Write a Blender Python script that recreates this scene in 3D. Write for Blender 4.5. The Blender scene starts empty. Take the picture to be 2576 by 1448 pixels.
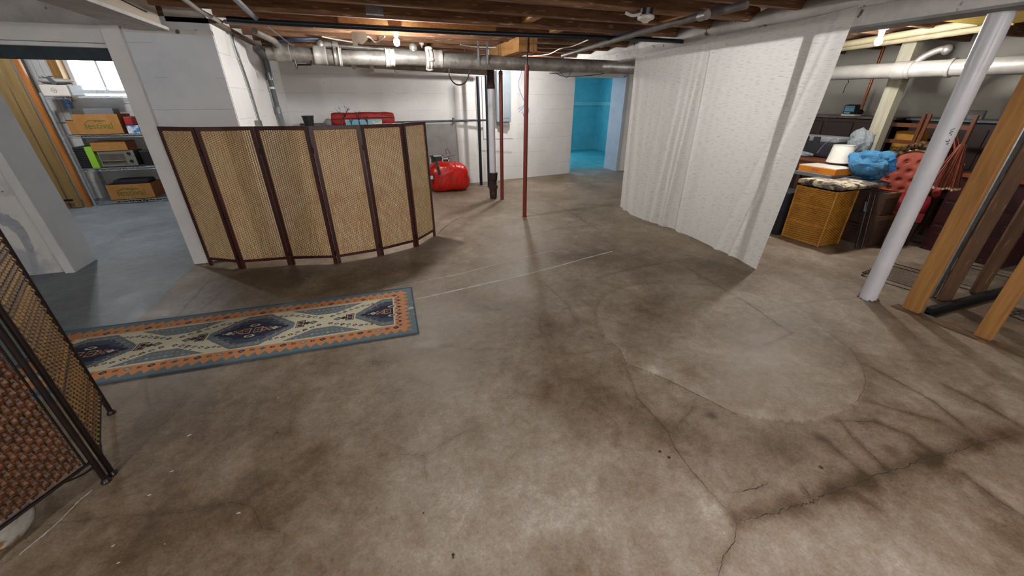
import bpy, math, random
import numpy as np
from mathutils import Vector, Matrix, noise as mnoise
random.seed(7)
S = bpy.context.scene
COL = S.collection

# ------------------------------------------------------------------ camera
F = 952.0; HOR = 471.0; CH = 1.5
pit = math.atan(HOR / F); az = math.radians(19.6)
FW = np.array([math.sin(az)*math.cos(pit), math.cos(az)*math.cos(pit), -math.sin(pit)])
RT = np.array([math.cos(az), -math.sin(az), 0.0])
UP = np.cross(RT, FW)
CP = np.array([0, 0, CH])
cd = bpy.data.cameras.new('camera'); cam = bpy.data.objects.new('camera', cd); COL.objects.link(cam)
cd.sensor_width = 36; cd.lens = F / 2576 * 36; cd.clip_start = 0.05; cd.clip_end = 100
M = Matrix(((RT[0], UP[0], -FW[0], 0), (RT[1], UP[1], -FW[1], 0), (RT[2], UP[2], -FW[2], CH), (0, 0, 0, 1)))
cam.matrix_world = M
S.camera = cam

# ------------------------------------------------------------------ world, lights, exposure
W = bpy.data.worlds.new('daylight'); S.world = W; W.use_nodes = True
bg = W.node_tree.nodes['Background']; bg.inputs[0].default_value = (0.80, 0.90, 1.0, 1); bg.inputs[1].default_value = 9.0
S.view_settings.view_transform = 'Standard'; S.view_settings.look = 'None'
S.view_settings.gamma = 1; S.view_settings.use_curve_mapping = False
S.view_settings.exposure = 1.3
BULB1 = (0.43, 4.75, 2.04); BULB2 = (4.85, 2.93, 2.02); BULB3 = (2.55, 6.8, 2.04); FILL_BULB4 = (0.9, -0.7, 2.04)
FILL_BULB5 = (-2.2, -1.6, 2.04); FILL_BULB6 = (3.0, -1.4, 2.04); FILL_BULB7 = (-3.7, 6.6, 2.12)
BULBS = [(BULB1, 80), (BULB2, 78), (BULB3, 68), (FILL_BULB4, 100), (FILL_BULB5, 150), (FILL_BULB6, 70), (FILL_BULB7, 62)]  # bulbs behind the viewpoint and in the left room are added as fill
for i, (b, e) in enumerate(BULBS):
    ld = bpy.data.lights.new('bulb_light', 'POINT'); ld.energy = e; ld.color = (1.0, 0.975, 0.945) if i != 6 else (.94, .97, 1.0); ld.shadow_soft_size = 0.045
    lo = bpy.data.objects.new('bulb_light', ld); lo.location = b; COL.objects.link(lo)

def portal(loc, rot, sx, sy):
    ld = bpy.data.lights.new('window_portal', 'AREA'); ld.shape = 'RECTANGLE'; ld.size = sx; ld.size_y = sy
    ld.cycles.is_portal = True
    lo = bpy.data.objects.new('window_portal', ld); lo.location = loc; lo.rotation_euler = rot; COL.objects.link(lo)
portal((-3.85, 8.78, 1.85), (math.radians(-90), 0, 0), 1.0, 0.8)
portal((4.6, 12.35, 1.5), (math.radians(-90), 0, 0), 1.5, 1.3)

# ------------------------------------------------------------------ pixel helpers: photo pixel + a known real plane -> world point
def ray(x, y): return FW*F + RT*(x-1288) + UP*(724-y)
def PF(x, y, z=0.0):
    d = ray(x, y); return CP + d*((z-CH)/d[2])
def PX(x, y, X):
    d = ray(x, y); return CP + d*(X/d[0])
def PY(x, y, Y):
    d = ray(x, y); return CP + d*(Y/d[1])
def PV(x, y, base):
    d = ray(x, y); b = np.array(base)[:2]; k = (b[0]*d[0]+b[1]*d[1])/(d[0]**2+d[1]**2); return CP + d*k

# ------------------------------------------------------------------ materials
def lin(c):
    if isinstance(c, str):
        c = c.lstrip('#'); c = tuple(int(c[i:i+2], 16)/255 for i in (0, 2, 4))
    return tuple((x/12.92 if x <= 0.04045 else ((x+0.055)/1.055)**2.4) for x in c)
MATS = {}
def mat(name, c1, c2=None, scale=8, stretch=(1, 1, 1), rough=0.7, metal=0, bump=0.0, bscale=None, detail=5, lo=0.35, hi=0.65, coat=0, c3=None, s3=40, t3=0.68):
    if name in MATS: return MATS[name]
    m = bpy.data.materials.new(name); m.use_nodes = True; nt = m.node_tree; N = nt.nodes; L = nt.links
    b = N['Principled BSDF']; b.inputs['Roughness'].default_value = rough; b.inputs['Metallic'].default_value = metal
    if coat: b.inputs['Coat Weight'].default_value = coat; b.inputs['Coat Roughness'].default_value = 0.2
    b.inputs['Base Color'].default_value = (*lin(c1), 1)
    tc = N.new('ShaderNodeTexCoord'); mp = N.new('ShaderNodeMapping'); mp.inputs['Scale'].default_value = stretch
    L.new(tc.outputs['Object'], mp.inputs[0])
    if c2 or bump:
        nz = N.new('ShaderNodeTexNoise'); nz.inputs['Scale'].default_value = scale; nz.inputs['Detail'].default_value = detail
        nz.inputs['Roughness'].default_value = 0.65
        L.new(mp.outputs[0], nz.inputs['Vector'])
    if c2:
        r = N.new('ShaderNodeValToRGB'); r.color_ramp.elements[0].position = lo; r.color_ramp.elements[1].position = hi
        r.color_ramp.elements[0].color = (*lin(c1), 1); r.color_ramp.elements[1].color = (*lin(c2), 1)
        L.new(nz.outputs[0], r.inputs[0]); out = r.outputs[0]
        if c3:
            n3 = N.new('ShaderNodeTexNoise'); n3.inputs['Scale'].default_value = s3; n3.inputs['Detail'].default_value = 3
            L.new(mp.outputs[0], n3.inputs['Vector'])
            r3 = N.new('ShaderNodeValToRGB'); r3.color_ramp.elements[0].position = t3; r3.color_ramp.elements[1].position = t3+0.05
            r3.color_ramp.elements[0].color = (0, 0, 0, 1); r3.color_ramp.elements[1].color = (1, 1, 1, 1)
            L.new(n3.outputs[0], r3.inputs[0])
            mx = N.new('ShaderNodeMix'); mx.data_type = 'RGBA'; L.new(r3.outputs[0], mx.inputs[0]); L.new(out, mx.inputs[6])
            mx.inputs[7].default_value = (*lin(c3), 1); out = mx.outputs[2]
        L.new(out, b.inputs['Base Color'])
    if bump:
        bp = N.new('ShaderNodeBump'); bp.inputs['Strength'].default_value = bump; bp.inputs['Distance'].default_value = 0.01
        if bscale:
            n2 = N.new('ShaderNodeTexNoise'); n2.inputs['Scale'].default_value = bscale; n2.inputs['Detail'].default_value = 4
            L.new(mp.outputs[0], n2.inputs['Vector']); L.new(n2.outputs[0], bp.inputs['Height'])
        else: L.new(nz.outputs[0], bp.inputs['Height'])
        L.new(bp.outputs[0], b.inputs['Normal'])
    MATS[name] = m; return m
def wallmat(name, c1, c2, dirt, lines=0.27, off=0.0):
    """painted board-formed concrete: blotches, specks, faint horizontal form lines"""
    m = mat(name, c1, c2, scale=1.6, rough=0.75, bump=0.25, bscale=18, c3=dirt, s3=26, t3=0.735)
    nt = m.node_tree; N = nt.nodes; L = nt.links; b = N['Principled BSDF']
    src = b.inputs['Base Color'].links[0].from_socket
    ge = N.new('ShaderNodeNewGeometry'); sp = N.new('ShaderNodeSeparateXYZ'); L.new(ge.outputs['Position'], sp.inputs[0])
    wob = N.new('ShaderNodeTexNoise'); wob.inputs['Scale'].default_value = 5; wob.inputs['Detail'].default_value = 4; L.new(ge.outputs['Position'], wob.inputs['Vector'])
    def math_(op, a, bb):
        n = N.new('ShaderNodeMath'); n.operation = op
        for i, x in enumerate((a, bb)):
            if isinstance(x, (int, float)): n.inputs[i].default_value = x
            elif x is not None: L.new(x, n.inputs[i])
        return n.outputs[0]
    z = math_('ADD', sp.outputs[2], math_('MULTIPLY', wob.outputs[0], 0.02))
    q = math_('PINGPONG', math_('ADD', z, off), lines/2)
    ln = math_('LESS_THAN', q, 0.0022)
    n4 = N.new('ShaderNodeTexNoise'); n4.inputs['Scale'].default_value = 3.0; L.new(ge.outputs['Position'], n4.inputs['Vector'])
    fac = math_('MULTIPLY', ln, math_('MULTIPLY', math_('GREATER_THAN', n4.outputs[0], 0.47), 0.45))
    mx = N.new('ShaderNodeMix'); mx.data_type = 'RGBA'; L.new(fac, mx.inputs[0]); L.new(src, mx.inputs[6]); mx.inputs[7].default_value = (*lin(dirt), 1)
    L.new(mx.outputs[2], b.inputs['Base Color'])
    return m
m_wall = wallmat('white_concrete', '#d8d8d6', '#e4e3e1', '#8a8278')
m_wallblue = wallmat('blue_white_concrete', '#c4cbd4', '#d4d9e0', '#7c7f86', 0.25, 0.06)
m_turq = wallmat('turquoise_concrete', '#62bccb', '#82ced9', '#3c6a72', 0.5)
m_white = mat('white_paint', '#d2d3d5', '#dededf', scale=3, rough=0.6, bump=0.15, bscale=30, c3='#8d8984', s3=30, t3=0.74)
m_whitedirty = mat('dirty_white_paint', '#b9b7b4', '#d2d0cc', scale=5, rough=0.7, bump=0.4, bscale=14, c3='#5d5852', s3=12, t3=0.66)
m_stainw = mat('stained_white_wall', '#dddddb', '#b4b7be', scale=2.2, rough=0.75, bump=0.3, bscale=14, lo=0.48, hi=0.6, c3='#6a6a6c', s3=11, t3=0.7)
m_joist = mat('joist_wood', '#8a6448', '#5a3c2a', scale=4, stretch=(0.6, 6, 6), rough=0.85, bump=0.3, c3='#a98a6c', s3=10, t3=0.62)
m_sub = mat('subfloor_wood', '#4a3226', '#2e1e18', scale=5, stretch=(6, 0.6, 1), rough=0.9)
m_tan = mat('tan_lumber', '#a97a42', '#8a5e30', scale=4, stretch=(7, 7, 0.5), rough=0.75, bump=0.2, c3='#5e3d20', s3=22, t3=0.72)
m_newwood = mat('yellow_lumber', '#b98a54', '#a07040', scale=5, stretch=(6, 0.6, 6), rough=0.7, bump=0.15)
m_brownwood = mat('brown_lumber', '#5b3d26', '#46301f', scale=4, stretch=(7, 7, 0.6), rough=0.75, bump=0.3, c3='#7a5638', s3=9, t3=0.63)
m_mahog = mat('mahogany_stain', '#4a1d17', '#35120f', scale=6, stretch=(6, 6, 0.5), rough=0.4, coat=0.2)
m_plank = mat('olive_plank', '#8f7448', '#7b6238', scale=4, stretch=(6, 6, 0.4), rough=0.6, bump=0.1, c3='#5e4726', s3=16, t3=0.7)
m_orangewood = mat('orange_wood', '#b87434', '#96591f', scale=5, stretch=(6, 6, 0.5), rough=0.6, c3='#6a4018', s3=20, t3=0.68)
m_casing = mat('pine_casing', '#b08448', '#946a34', scale=5, stretch=(6, 6, 0.5), rough=0.6)
m_red = mat('red_oxide_paint', '#7c2a20', '#64211a', scale=9, rough=0.4, bump=0.1, c3='#3a1613', s3=40, t3=0.72)
m_silver = mat('silver_pipe_paint', '#a19d98', '#77716b', scale=7, rough=0.42, metal=0.45, bump=0.2, bscale=40, c3='#433a34', s3=32, t3=0.68)
m_silver2 = mat('clean_silver_paint', '#bdbab4', '#a9a59f', scale=6, rough=0.4, metal=0.35, bump=0.1, c3='#7a6a58', s3=30, t3=0.73)
m_whitefit = mat('whitewashed_fitting', '#cfcbc4', '#b3aea6', scale=14, rough=0.6, bump=0.5, bscale=60)
m_rust = mat('rusty_cast_iron', '#3a2019', '#241412', scale=12, rough=0.8, bump=0.6, bscale=45, c3='#7a5030', s3=20, t3=0.66)
m_navy = mat('dark_steel_pipe', '#1c212c', '#262c38', scale=10, rough=0.35, metal=0.4)
m_black = mat('black_plastic', '#17171a', rough=0.5)
m_blackmetal = mat('black_metal', '#1d1718', '#2b2020', scale=20, rough=0.35, metal=0.4)
m_pvc = mat('white_pvc', '#cfd0d6', '#c2c4cc', scale=4, rough=0.35)
m_galv = mat('galvanised_steel', '#8f959a', '#767c82', scale=22, rough=0.35, metal=0.75)
m_conduit = mat('grey_conduit', '#8b9198', '#7d848b', scale=12, rough=0.45, metal=0.25)
m_darkcond = mat('dark_conduit', '#5b6066', '#4a4e55', scale=12, rough=0.5)
m_cable = mat('white_cable', '#c9c8c4', rough=0.5)
m_bcable = mat('blue_cable', '#34459c', rough=0.5)
m_bulbw = mat('white_porcelain', '#d6d3cc', '#c4c0b8', scale=12, rough=0.3)
m_card = mat('cardboard', '#a9793f', '#9c6d36', scale=9, rough=0.85)
m_card2 = mat('dark_cardboard', '#4a3020', '#3d2719', scale=9, rough=0.85)
m_cardin = mat('cardboard_side', '#8a4f2a', '#7a4424', scale=9, rough=0.85)
m_green = mat('dull_green_ink', '#56682a', rough=0.8)
m_lime = mat('lime_plastic', '#8fc23a', rough=0.5)
m_wire = mat('chrome_wire_dull', '#a0a4a8', '#83878b', scale=20, rough=0.4, metal=0.3)
m_wireblk = mat('black_wire', '#1e1e20', rough=0.5, metal=0.3)
m_steel = mat('brushed_steel', '#a39e92', '#8d887c', scale=10, stretch=(1, 1, 14), rough=0.35, metal=0.7)
m_redfab = mat('red_nylon', '#a51a12', '#861410', scale=9, rough=0.6, bump=0.2)
m_redshiny = mat('red_woven_plastic', '#c81c10', '#a8140c', scale=6, rough=0.28, bump=0.7, bscale=14)
m_panelgrey = mat('grey_blue_enamel', '#8d989e', '#7f8a91', scale=4, rough=0.5)
m_board = mat('grey_board', '#8c8a88', '#7c7a79', scale=4, rough=0.7)
m_hamper = mat('honey_wicker', '#c28a2c', '#a86e1c', scale=9, rough=0.5)
m_hamperd = mat('wicker_core', '#3c1e08', rough=0.8)
m_shade = mat('lampshade_linen', '#ddd9d0', '#d4d0c6', scale=30, rough=0.8)
m_orange = mat('orange_carton', '#e08a1c', '#d88214', scale=8, rough=0.6)
m_pinkink = mat('pink_ink', '#b0306c', rough=0.6)
m_pinkvel = mat('coral_velvet', '#a04c3a', '#8c3c2e', scale=14, rough=0.75)
m_redvel = mat('crimson_velvet', '#8a1219', '#6e0d14', scale=9, rough=0.6)
m_gilt = mat('antique_silver_gilt', '#8a7458', '#5a4632', scale=30, rough=0.35, metal=0.6)
m_piano = mat('dark_walnut', '#2c110d', '#1c0a08', scale=5, stretch=(5, 5, 0.6), rough=0.5)
m_brown = mat('brown_wood', '#6a3b1c', '#522b14', scale=6, stretch=(5, 5, 0.8), rough=0.45)
m_greyfab = mat('grey_fabric', '#7d7f84', '#6e7076', scale=30, rough=0.8)
m_copper = mat('copper_tube', '#a5623c', '#8a4c2c', scale=20, rough=0.3, metal=0.8)
m_cream = mat('cream_pipe_wrap', '#a89e80', '#94896c', scale=8, rough=0.7, bump=0.2, bscale=30)
m_yellow = mat('ochre_panel', '#a98a1c', '#8c6f16', scale=8, rough=0.7)
m_drywall = mat('far_wall_plaster', '#cbc8bc', '#c0bdb2', scale=1.5, rough=0.85)
m_stick = mat('russet_sticks', '#8a3a1c', '#5e2412', scale=30, rough=0.5)
m_tip = mat('pale_stick_tips', '#cdb78c', rough=0.6)
m_dark = mat('dark_cloth', '#14121c', '#1d1a28', scale=8, rough=0.8)
m_stone = mat('river_stone', '#b9b7ae', '#8d8a80', scale=7, rough=0.7, bump=0.3, bscale=40, c3='#7a5326', s3=14, t3=0.58)
m_crack = mat('crack_dark', '#4a4036', '#33291f', scale=30, rough=0.95)  # dark colour of cracks, patch edges and specks
m_rcrack = mat('rusty_seam', '#6a5742', '#5a4836', scale=30, rough=0.95)
m_chalk = mat('white_paint_streak', '#cfccc6', '#b8b2a8', scale=60, rough=0.9)
m_rugpad = mat('rug_edge', '#44586a', rough=0.9)
m_seat = mat('olive_rope', '#6a5a36', rough=0.8)
m_slotblack = mat('slot_black', '#060607', rough=0.9)
m_screen = mat('blue_grey_screen', '#6fa3bf', '#86b4cc', scale=9, rough=0.2)
m_picture = mat('blue_painting', '#4f9ab8', '#7fb4bc', scale=5, rough=0.5, c3='#cfc9a0', s3=7, t3=0.58)
m_twig = mat('black_twig', '#1a1418', rough=0.7)
m_mesh = mat('charcoal_mesh', '#2a2c36', rough=0.6)

def glassmat(name, col, transp, rough=0.1):
    m = bpy.data.materials.new(name); m.use_nodes = True; nt = m.node_tree; N = nt.nodes; L = nt.links
    o = N['Material Output']; N.remove(N['Principled BSDF'])
    t = N.new('ShaderNodeBsdfTransparent'); t.inputs[0].default_value = (*col, 1)
    g = N.new('ShaderNodeBsdfGlossy'); g.inputs['Roughness'].default_value = rough
    x = N.new('ShaderNodeMixShader'); x.inputs[0].default_value = 1-transp
    L.new(t.outputs[0], x.inputs[1]); L.new(g.outputs[0], x.inputs[2]); L.new(x.outputs[0], o.inputs[0]); return m
m_glass = glassmat('window_glass', (0.97, 0.98, 0.99), 0.94)
def plasticmat(name, col, clear, rough=0.15):
    m = bpy.data.materials.new(name); m.use_nodes = True; nt = m.node_tree; N = nt.nodes; L = nt.links
    o = N['Material Output']; b = N['Principled BSDF']; b.inputs['Base Color'].default_value = (*lin(col), 1); b.inputs['Roughness'].default_value = rough
    t = N.new('ShaderNodeBsdfTransparent'); t.inputs[0].default_value = (*lin(col), 1)
    tc = N.new('ShaderNodeTexCoord'); nz = N.new('ShaderNodeTexNoise'); nz.inputs['Scale'].default_value = 16; nz.inputs['Detail'].default_value = 3; nz.inputs['Distortion'].default_value = 2.0
    L.new(tc.outputs['Object'], nz.inputs['Vector'])
    bp = N.new('ShaderNodeBump'); bp.inputs['Strength'].default_value = 1.0; bp.inputs['Distance'].default_value = 0.02
    L.new(nz.outputs[0], bp.inputs['Height']); L.new(bp.outputs[0], b.inputs['Normal'])
    x = N.new('ShaderNodeMixShader'); x.inputs[0].default_value = 1-clear
    L.new(t.outputs[0], x.inputs[1]); L.new(b.outputs[0], x.inputs[2]); L.new(x.outputs[0], o.inputs[0]); return m
m_bluebag = plasticmat('blue_plastic_film', '#74c0f0', 0.68, .08)
m_clearbag = plasticmat('clear_plastic_film', '#b4bcc0', 0.6)
def emis(name, col, s):
    m = bpy.data.materials.new(name); m.use_nodes = True; b = m.node_tree.nodes['Principled BSDF']
    b.inputs['Emission Color'].default_value = (*col, 1); b.inputs['Emission Strength'].default_value = s; return m
m_bulb = emis('lit_bulb', (1, 0.95, 0.88), 30)
def clothmat():
    m = bpy.data.materials.new('slub_linen'); m.use_nodes = True; nt = m.node_tree; N = nt.nodes; L = nt.links
    o = N['Material Output']; N.remove(N['Principled BSDF'])
    tc = N.new('ShaderNodeTexCoord'); mp = N.new('ShaderNodeMapping'); mp.inputs['Scale'].default_value = (1, 13, 260)
    L.new(tc.outputs['Object'], mp.inputs[0])
    nz = N.new('ShaderNodeTexNoise'); nz.inputs['Scale'].default_value = 1.0; nz.inputs['Detail'].default_value = 3; L.new(mp.outputs[0], nz.inputs['Vector'])
    r = N.new('ShaderNodeValToRGB'); r.color_ramp.elements[0].position = 0.56; r.color_ramp.elements[1].position = 0.74
    r.color_ramp.elements[0].color = (*lin('#ecebe8'), 1); r.color_ramp.elements[1].color = (*lin('#aeaaa4'), 1)
    L.new(nz.outputs[0], r.inputs[0])
    d = N.new('ShaderNodeBsdfDiffuse'); t = N.new('ShaderNodeBsdfTranslucent'); x = N.new('ShaderNodeMixShader'); x.inputs[0].default_value = 0.42
    L.new(r.outputs[0], d.inputs[0]); L.new(r.outputs[0], t.inputs[0]); L.new(d.outputs[0], x.inputs[1]); L.new(t.outputs[0], x.inputs[2]); L.new(x.outputs[0], o.inputs[0])
    return m
m_cloth = clothmat()

# ------------------------------------------------------------------ mesh builder
def A(p): return np.array([float(p[0]), float(p[1]), float(p[2])])
class MB:
    def __init__(s): s.v = []; s.f = []; s.sm = []
    def add(s, vs, fs, smooth=False):
        b = len(s.v); s.v += [tuple(map(float, q)) for q in vs]; s.f += [tuple(b+i for i in q) for q in fs]; s.sm += [smooth]*len(fs); return s
    def box(s, x0, x1, y0, y1, z0, z1):
        return s.add([(x, y, z) for z in (z0, z1) for y in (y0, y1) for x in (x0, x1)],
            [(0, 2, 3, 1), (4, 5, 7, 6), (0, 1, 5, 4), (2, 6, 7, 3), (0, 4, 6, 2), (1, 3, 7, 5)])
    def obox(s, c, sz, rz=0, rx=0, ry=0):
        R = Matrix.Rotation(rz, 3, 'Z') @ Matrix.Rotation(ry, 3, 'Y') @ Matrix.Rotation(rx, 3, 'X'); c = Vector(c)
        vs = [c + R @ Vector((x*sz[0]/2, y*sz[1]/2, z*sz[2]/2)) for z in (-1, 1) for y in (-1, 1) for x in (-1, 1)]
        return s.add(vs, [(0, 2, 3, 1), (4, 5, 7, 6), (0, 1, 5, 4), (2, 6, 7, 3), (0, 4, 6, 2), (1, 3, 7, 5)])
    def bar(s, p0, p1, w, h, up=(0, 0, 1)):
        p0, p1 = A(p0), A(p1); d = p1-p0; d /= np.linalg.norm(d); u = A(up); sd = np.cross(d, u)
        if np.linalg.norm(sd) < 1e-5: sd = np.cross(d, A((1, 0, 0)))
        sd /= np.linalg.norm(sd); u = np.cross(sd, d)
        vs = [p + sd*a*w/2 + u*b*h/2 for p in (p0, p1) for b in (-1, 1) for a in (-1, 1)]
        return s.add(vs, [(0, 2, 3, 1), (4, 5, 7, 6), (0, 1, 5, 4), (2, 6, 7, 3), (0, 4, 6, 2), (1, 3, 7, 5)])
    def hexa(s, b4, t4):
        return s.add(list(b4)+list(t4), [(3, 2, 1, 0), (4, 5, 6, 7), (0, 1, 5, 4), (1, 2, 6, 5), (2, 3, 7, 6), (3, 0, 4, 7)])
    def path(s, pts, r, n=10, caps=True):
        pts = [A(p) for p in pts]; rs = r if isinstance(r, (list, tuple)) else [r]*len(pts)
        d = [pts[min(i+1, len(pts)-1)]-pts[max(i-1, 0)] for i in range(len(pts))]
        d = [q/np.linalg.norm(q) for q in d]
        u = np.cross(d[0], A((0, 0, 1)));
        if np.linalg.norm(u) < 1e-3: u = A((1, 0, 0))
        u /= np.linalg.norm(u); vs = []
        for i, p in enumerate(pts):
            u = u - d[i]*np.dot(u, d[i]); u /= np.linalg.norm(u); w = np.cross(d[i], u)
            for k in range(n):
                a = 2*math.pi*k/n; vs.append(p + (u*math.cos(a)+w*math.sin(a))*rs[i])
        fs = [(i*n+k, i*n+(k+1) % n, (i+1)*n+(k+1) % n, (i+1)*n+k) for i in range(len(pts)-1) for k in range(n)]
        b = len(s.v); s.add(vs, fs, True)
        if caps: s.f += [tuple(b+k for k in range(n))[::-1], tuple(b+(len(pts)-1)*n+k for k in range(n))]; s.sm += [False, False]
        return s
    def tube(s, p0, p1, r, n=14): return s.path([p0, p1], r, n)
    def lathe(s, o, prof, n=20, axis=(0, 0, 1)):
        o = A(o); ax = A(axis); ax /= np.linalg.norm(ax); u = np.cross(ax, A((0, 1, 0)))
        if np.linalg.norm(u) < 1e-3: u = A((1, 0, 0))
        u /= np.linalg.norm(u); w = np.cross(ax, u)
        vs = [o + ax*z + (u*math.cos(2*math.pi*k/n)+w*math.sin(2*math.pi*k/n))*max(r, 1e-4) for r, z in prof for k in range(n)]
        return s.add(vs, [(i*n+k, i*n+(k+1) % n, (i+1)*n+(k+1) % n, (i+1)*n+k) for i in range(len(prof)-1) for k in range(n)], True)
    def ball(s, c, r, n=16, m=10, fn=None):
        c = A(c); r = A(r) if hasattr(r, '__len__') else A((r, r, r)); vs = []
        for j in range(m+1):
            t = math.pi*j/m
            for k in range(n):
                a = 2*math.pi*k/n; d = A((math.sin(t)*math.cos(a), math.sin(t)*math.sin(a), math.cos(t)))
                q = c + d*r*(fn(d) if fn else 1); vs.append(q)
        return s.add(vs, [(j*n+k, (j+1)*n+k, (j+1)*n+(k+1) % n, j*n+(k+1) % n) for j in range(m) for k in range(n)], True)
    def grid(s, fn, nu, nv, smooth=True):
        vs = [fn(i/nu, j/nv) for j in range(nv+1) for i in range(nu+1)]
        return s.add(vs, [(j*(nu+1)+i, j*(nu+1)+i+1, (j+1)*(nu+1)+i+1, (j+1)*(nu+1)+i) for j in range(nv) for i in range(nu)], smooth)
    def mesh(s, name, off=(0, 0, 0)):
        me = bpy.data.meshes.new(name); o = A(off)
        me.from_pydata([(a-o[0], b-o[1], c-o[2]) for a, b, c in s.v], [], s.f)
        me.polygons.foreach_set('use_smooth', s.sm); me.update()
        if any(s.sm): me.set_sharp_from_angle(angle=math.radians(45))
        return me
    def center(s):
        v = np.array(s.v); return ((v[:, 0].min()+v[:, 0].max())/2, (v[:, 1].min()+v[:, 1].max())/2, v[:, 2].min())
OFF = {}
def setp(o, label=None, cat=None, group=None, kind=None):
    if label: o['label'] = label
    if cat: o['category'] = cat
    if group: o['group'] = group
    if kind: o['kind'] = kind
    return o
def thing(name, loc, label, cat, group=None):
    e = bpy.data.objects.new(name, None); COL.objects.link(e); e.location = [float(q) for q in loc]; e.empty_display_size = 0.1
    OFF[e.name] = tuple(map(float, loc)); return setp(e, label, cat, group)
def build(mb, name, m, parent=None, label=None, cat=None, group=None, kind=None, bev=0, solid=0):
    loc = OFF[parent.name] if parent else mb.center()
    me = mb.mesh(name, loc); o = bpy.data.objects.new(name, me); COL.objects.link(o)
    for q in (m if isinstance(m, (list, tuple)) else [m]): me.materials.append(q)
    if parent: o.parent = parent
    else: o.location = loc
    OFF[o.name] = loc
    if solid:
        so = o.modifiers.new('solidify', 'SOLIDIFY'); so.thickness = solid
    if bev:
        b = o.modifiers.new('bevel', 'BEVEL'); b.width = bev; b.segments = 2; b.limit_method = 'ANGLE'
    return setp(o, label, cat, group, kind)
def struct(mb, name, m, parent=None, label=None, bev=0):
    return build(mb, name, m, parent, label, kind=None if parent else 'structure', bev=bev)
def text(st, size, origin, xdir, ydir, m, parent, name='lettering', ext=0.0008, shear=0):
    cu = bpy.data.curves.new('t', 'FONT'); cu.body = st; cu.size = size; cu.extrude = ext; cu.align_x = 'CENTER'; cu.align_y = 'CENTER'; cu.shear = shear
    to = bpy.data.objects.new('t', cu); COL.objects.link(to); bpy.context.view_layer.update()
    me = bpy.data.meshes.new_from_object(to.evaluated_get(bpy.context.evaluated_depsgraph_get()))
    bpy.data.objects.remove(to)
    x = Vector(xdir).normalized(); z = x.cross(Vector(ydir)).normalized(); y = z.cross(x)
    R = Matrix((x, y, z)).transposed().to_4x4(); o0 = Vector(OFF[parent.name])
    me.transform(Matrix.Translation(Vector(origin)-o0) @ R); me.materials.clear(); me.materials.append(m)
    o = bpy.data.objects.new(name, me); COL.objects.link(o); o.parent = parent; OFF[o.name] = OFF[parent.name]; return o
def bez(pts, n=12):
    """Catmull-Rom through pts"""
    pts = [A(p) for p in pts]; q = [2*pts[0]-pts[1]]+pts+[2*pts[-1]-pts[-2]]; out = []
    for i in range(1, len(q)-2):
        for k in range(n):
            t = k/n; a, b, c, d = q[i-1:i+3]
            out.append(0.5*((2*b)+(-a+c)*t+(2*a-5*b+4*c-d)*t*t+(-a+3*b-3*c+d)*t**3))
    out.append(pts[-1]); return out

# ================================================================== FLOOR
def seg_dist(X, Y, pts):
    D = np.full(X.shape, 9.0)
    for (a, b), (c, d) in zip(pts[:-1], pts[1:]):
        L2 = (c-a)**2+(d-b)**2+1e-9; t = np.clip(((X-a)*(c-a)+(Y-b)*(d-b))/L2, 0, 1)
        D = np.minimum(D, np.hypot(X-a-t*(c-a), Y-b-t*(d-b)))
    return D
def inside(X, Y, poly):
    r = np.zeros(X.shape, bool); n = len(poly)
    for i in range(n):
        x1, y1 = poly[i]; x2, y2 = poly[(i+1) % n]
        c = ((y1 > Y) != (y2 > Y)) & (X < (x2-x1)*(Y-y1)/(y2-y1+1e-12)+x1); r ^= c
    return r
def fp(l): return [tuple(PF(x, y)[:2]) for x, y in l]
patch = fp([(1502, 790), (1520, 750), (1575, 722), (1660, 712), (1760, 716), (1850, 728), (1990, 765), (2080, 835), (2140, 880), (2172, 930), (2178, 965), (2160, 1005), (2110, 1040), (2040, 1058), (1960, 1056), (1905, 1050), (1850, 1040), (1750, 990), (1680, 955), (1620, 930), (1575, 915), (1560, 880), (1520, 845)])
crk_main = [(1575, 925), (1590, 960), (1602, 1000), (1640, 1040), (1680, 1085), (1700, 1130), (1745, 1190), (1790, 1240), (1855, 1310)]
crk_wet = [(1855, 1310), (1900, 1302), (1960, 1287), (2000, 1272), (2040, 1265), (2080, 1240), (2140, 1222), (2200, 1196), (2260, 1180), (2330, 1150), (2400, 1135), (2470, 1112), (2576, 1088)]
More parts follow.
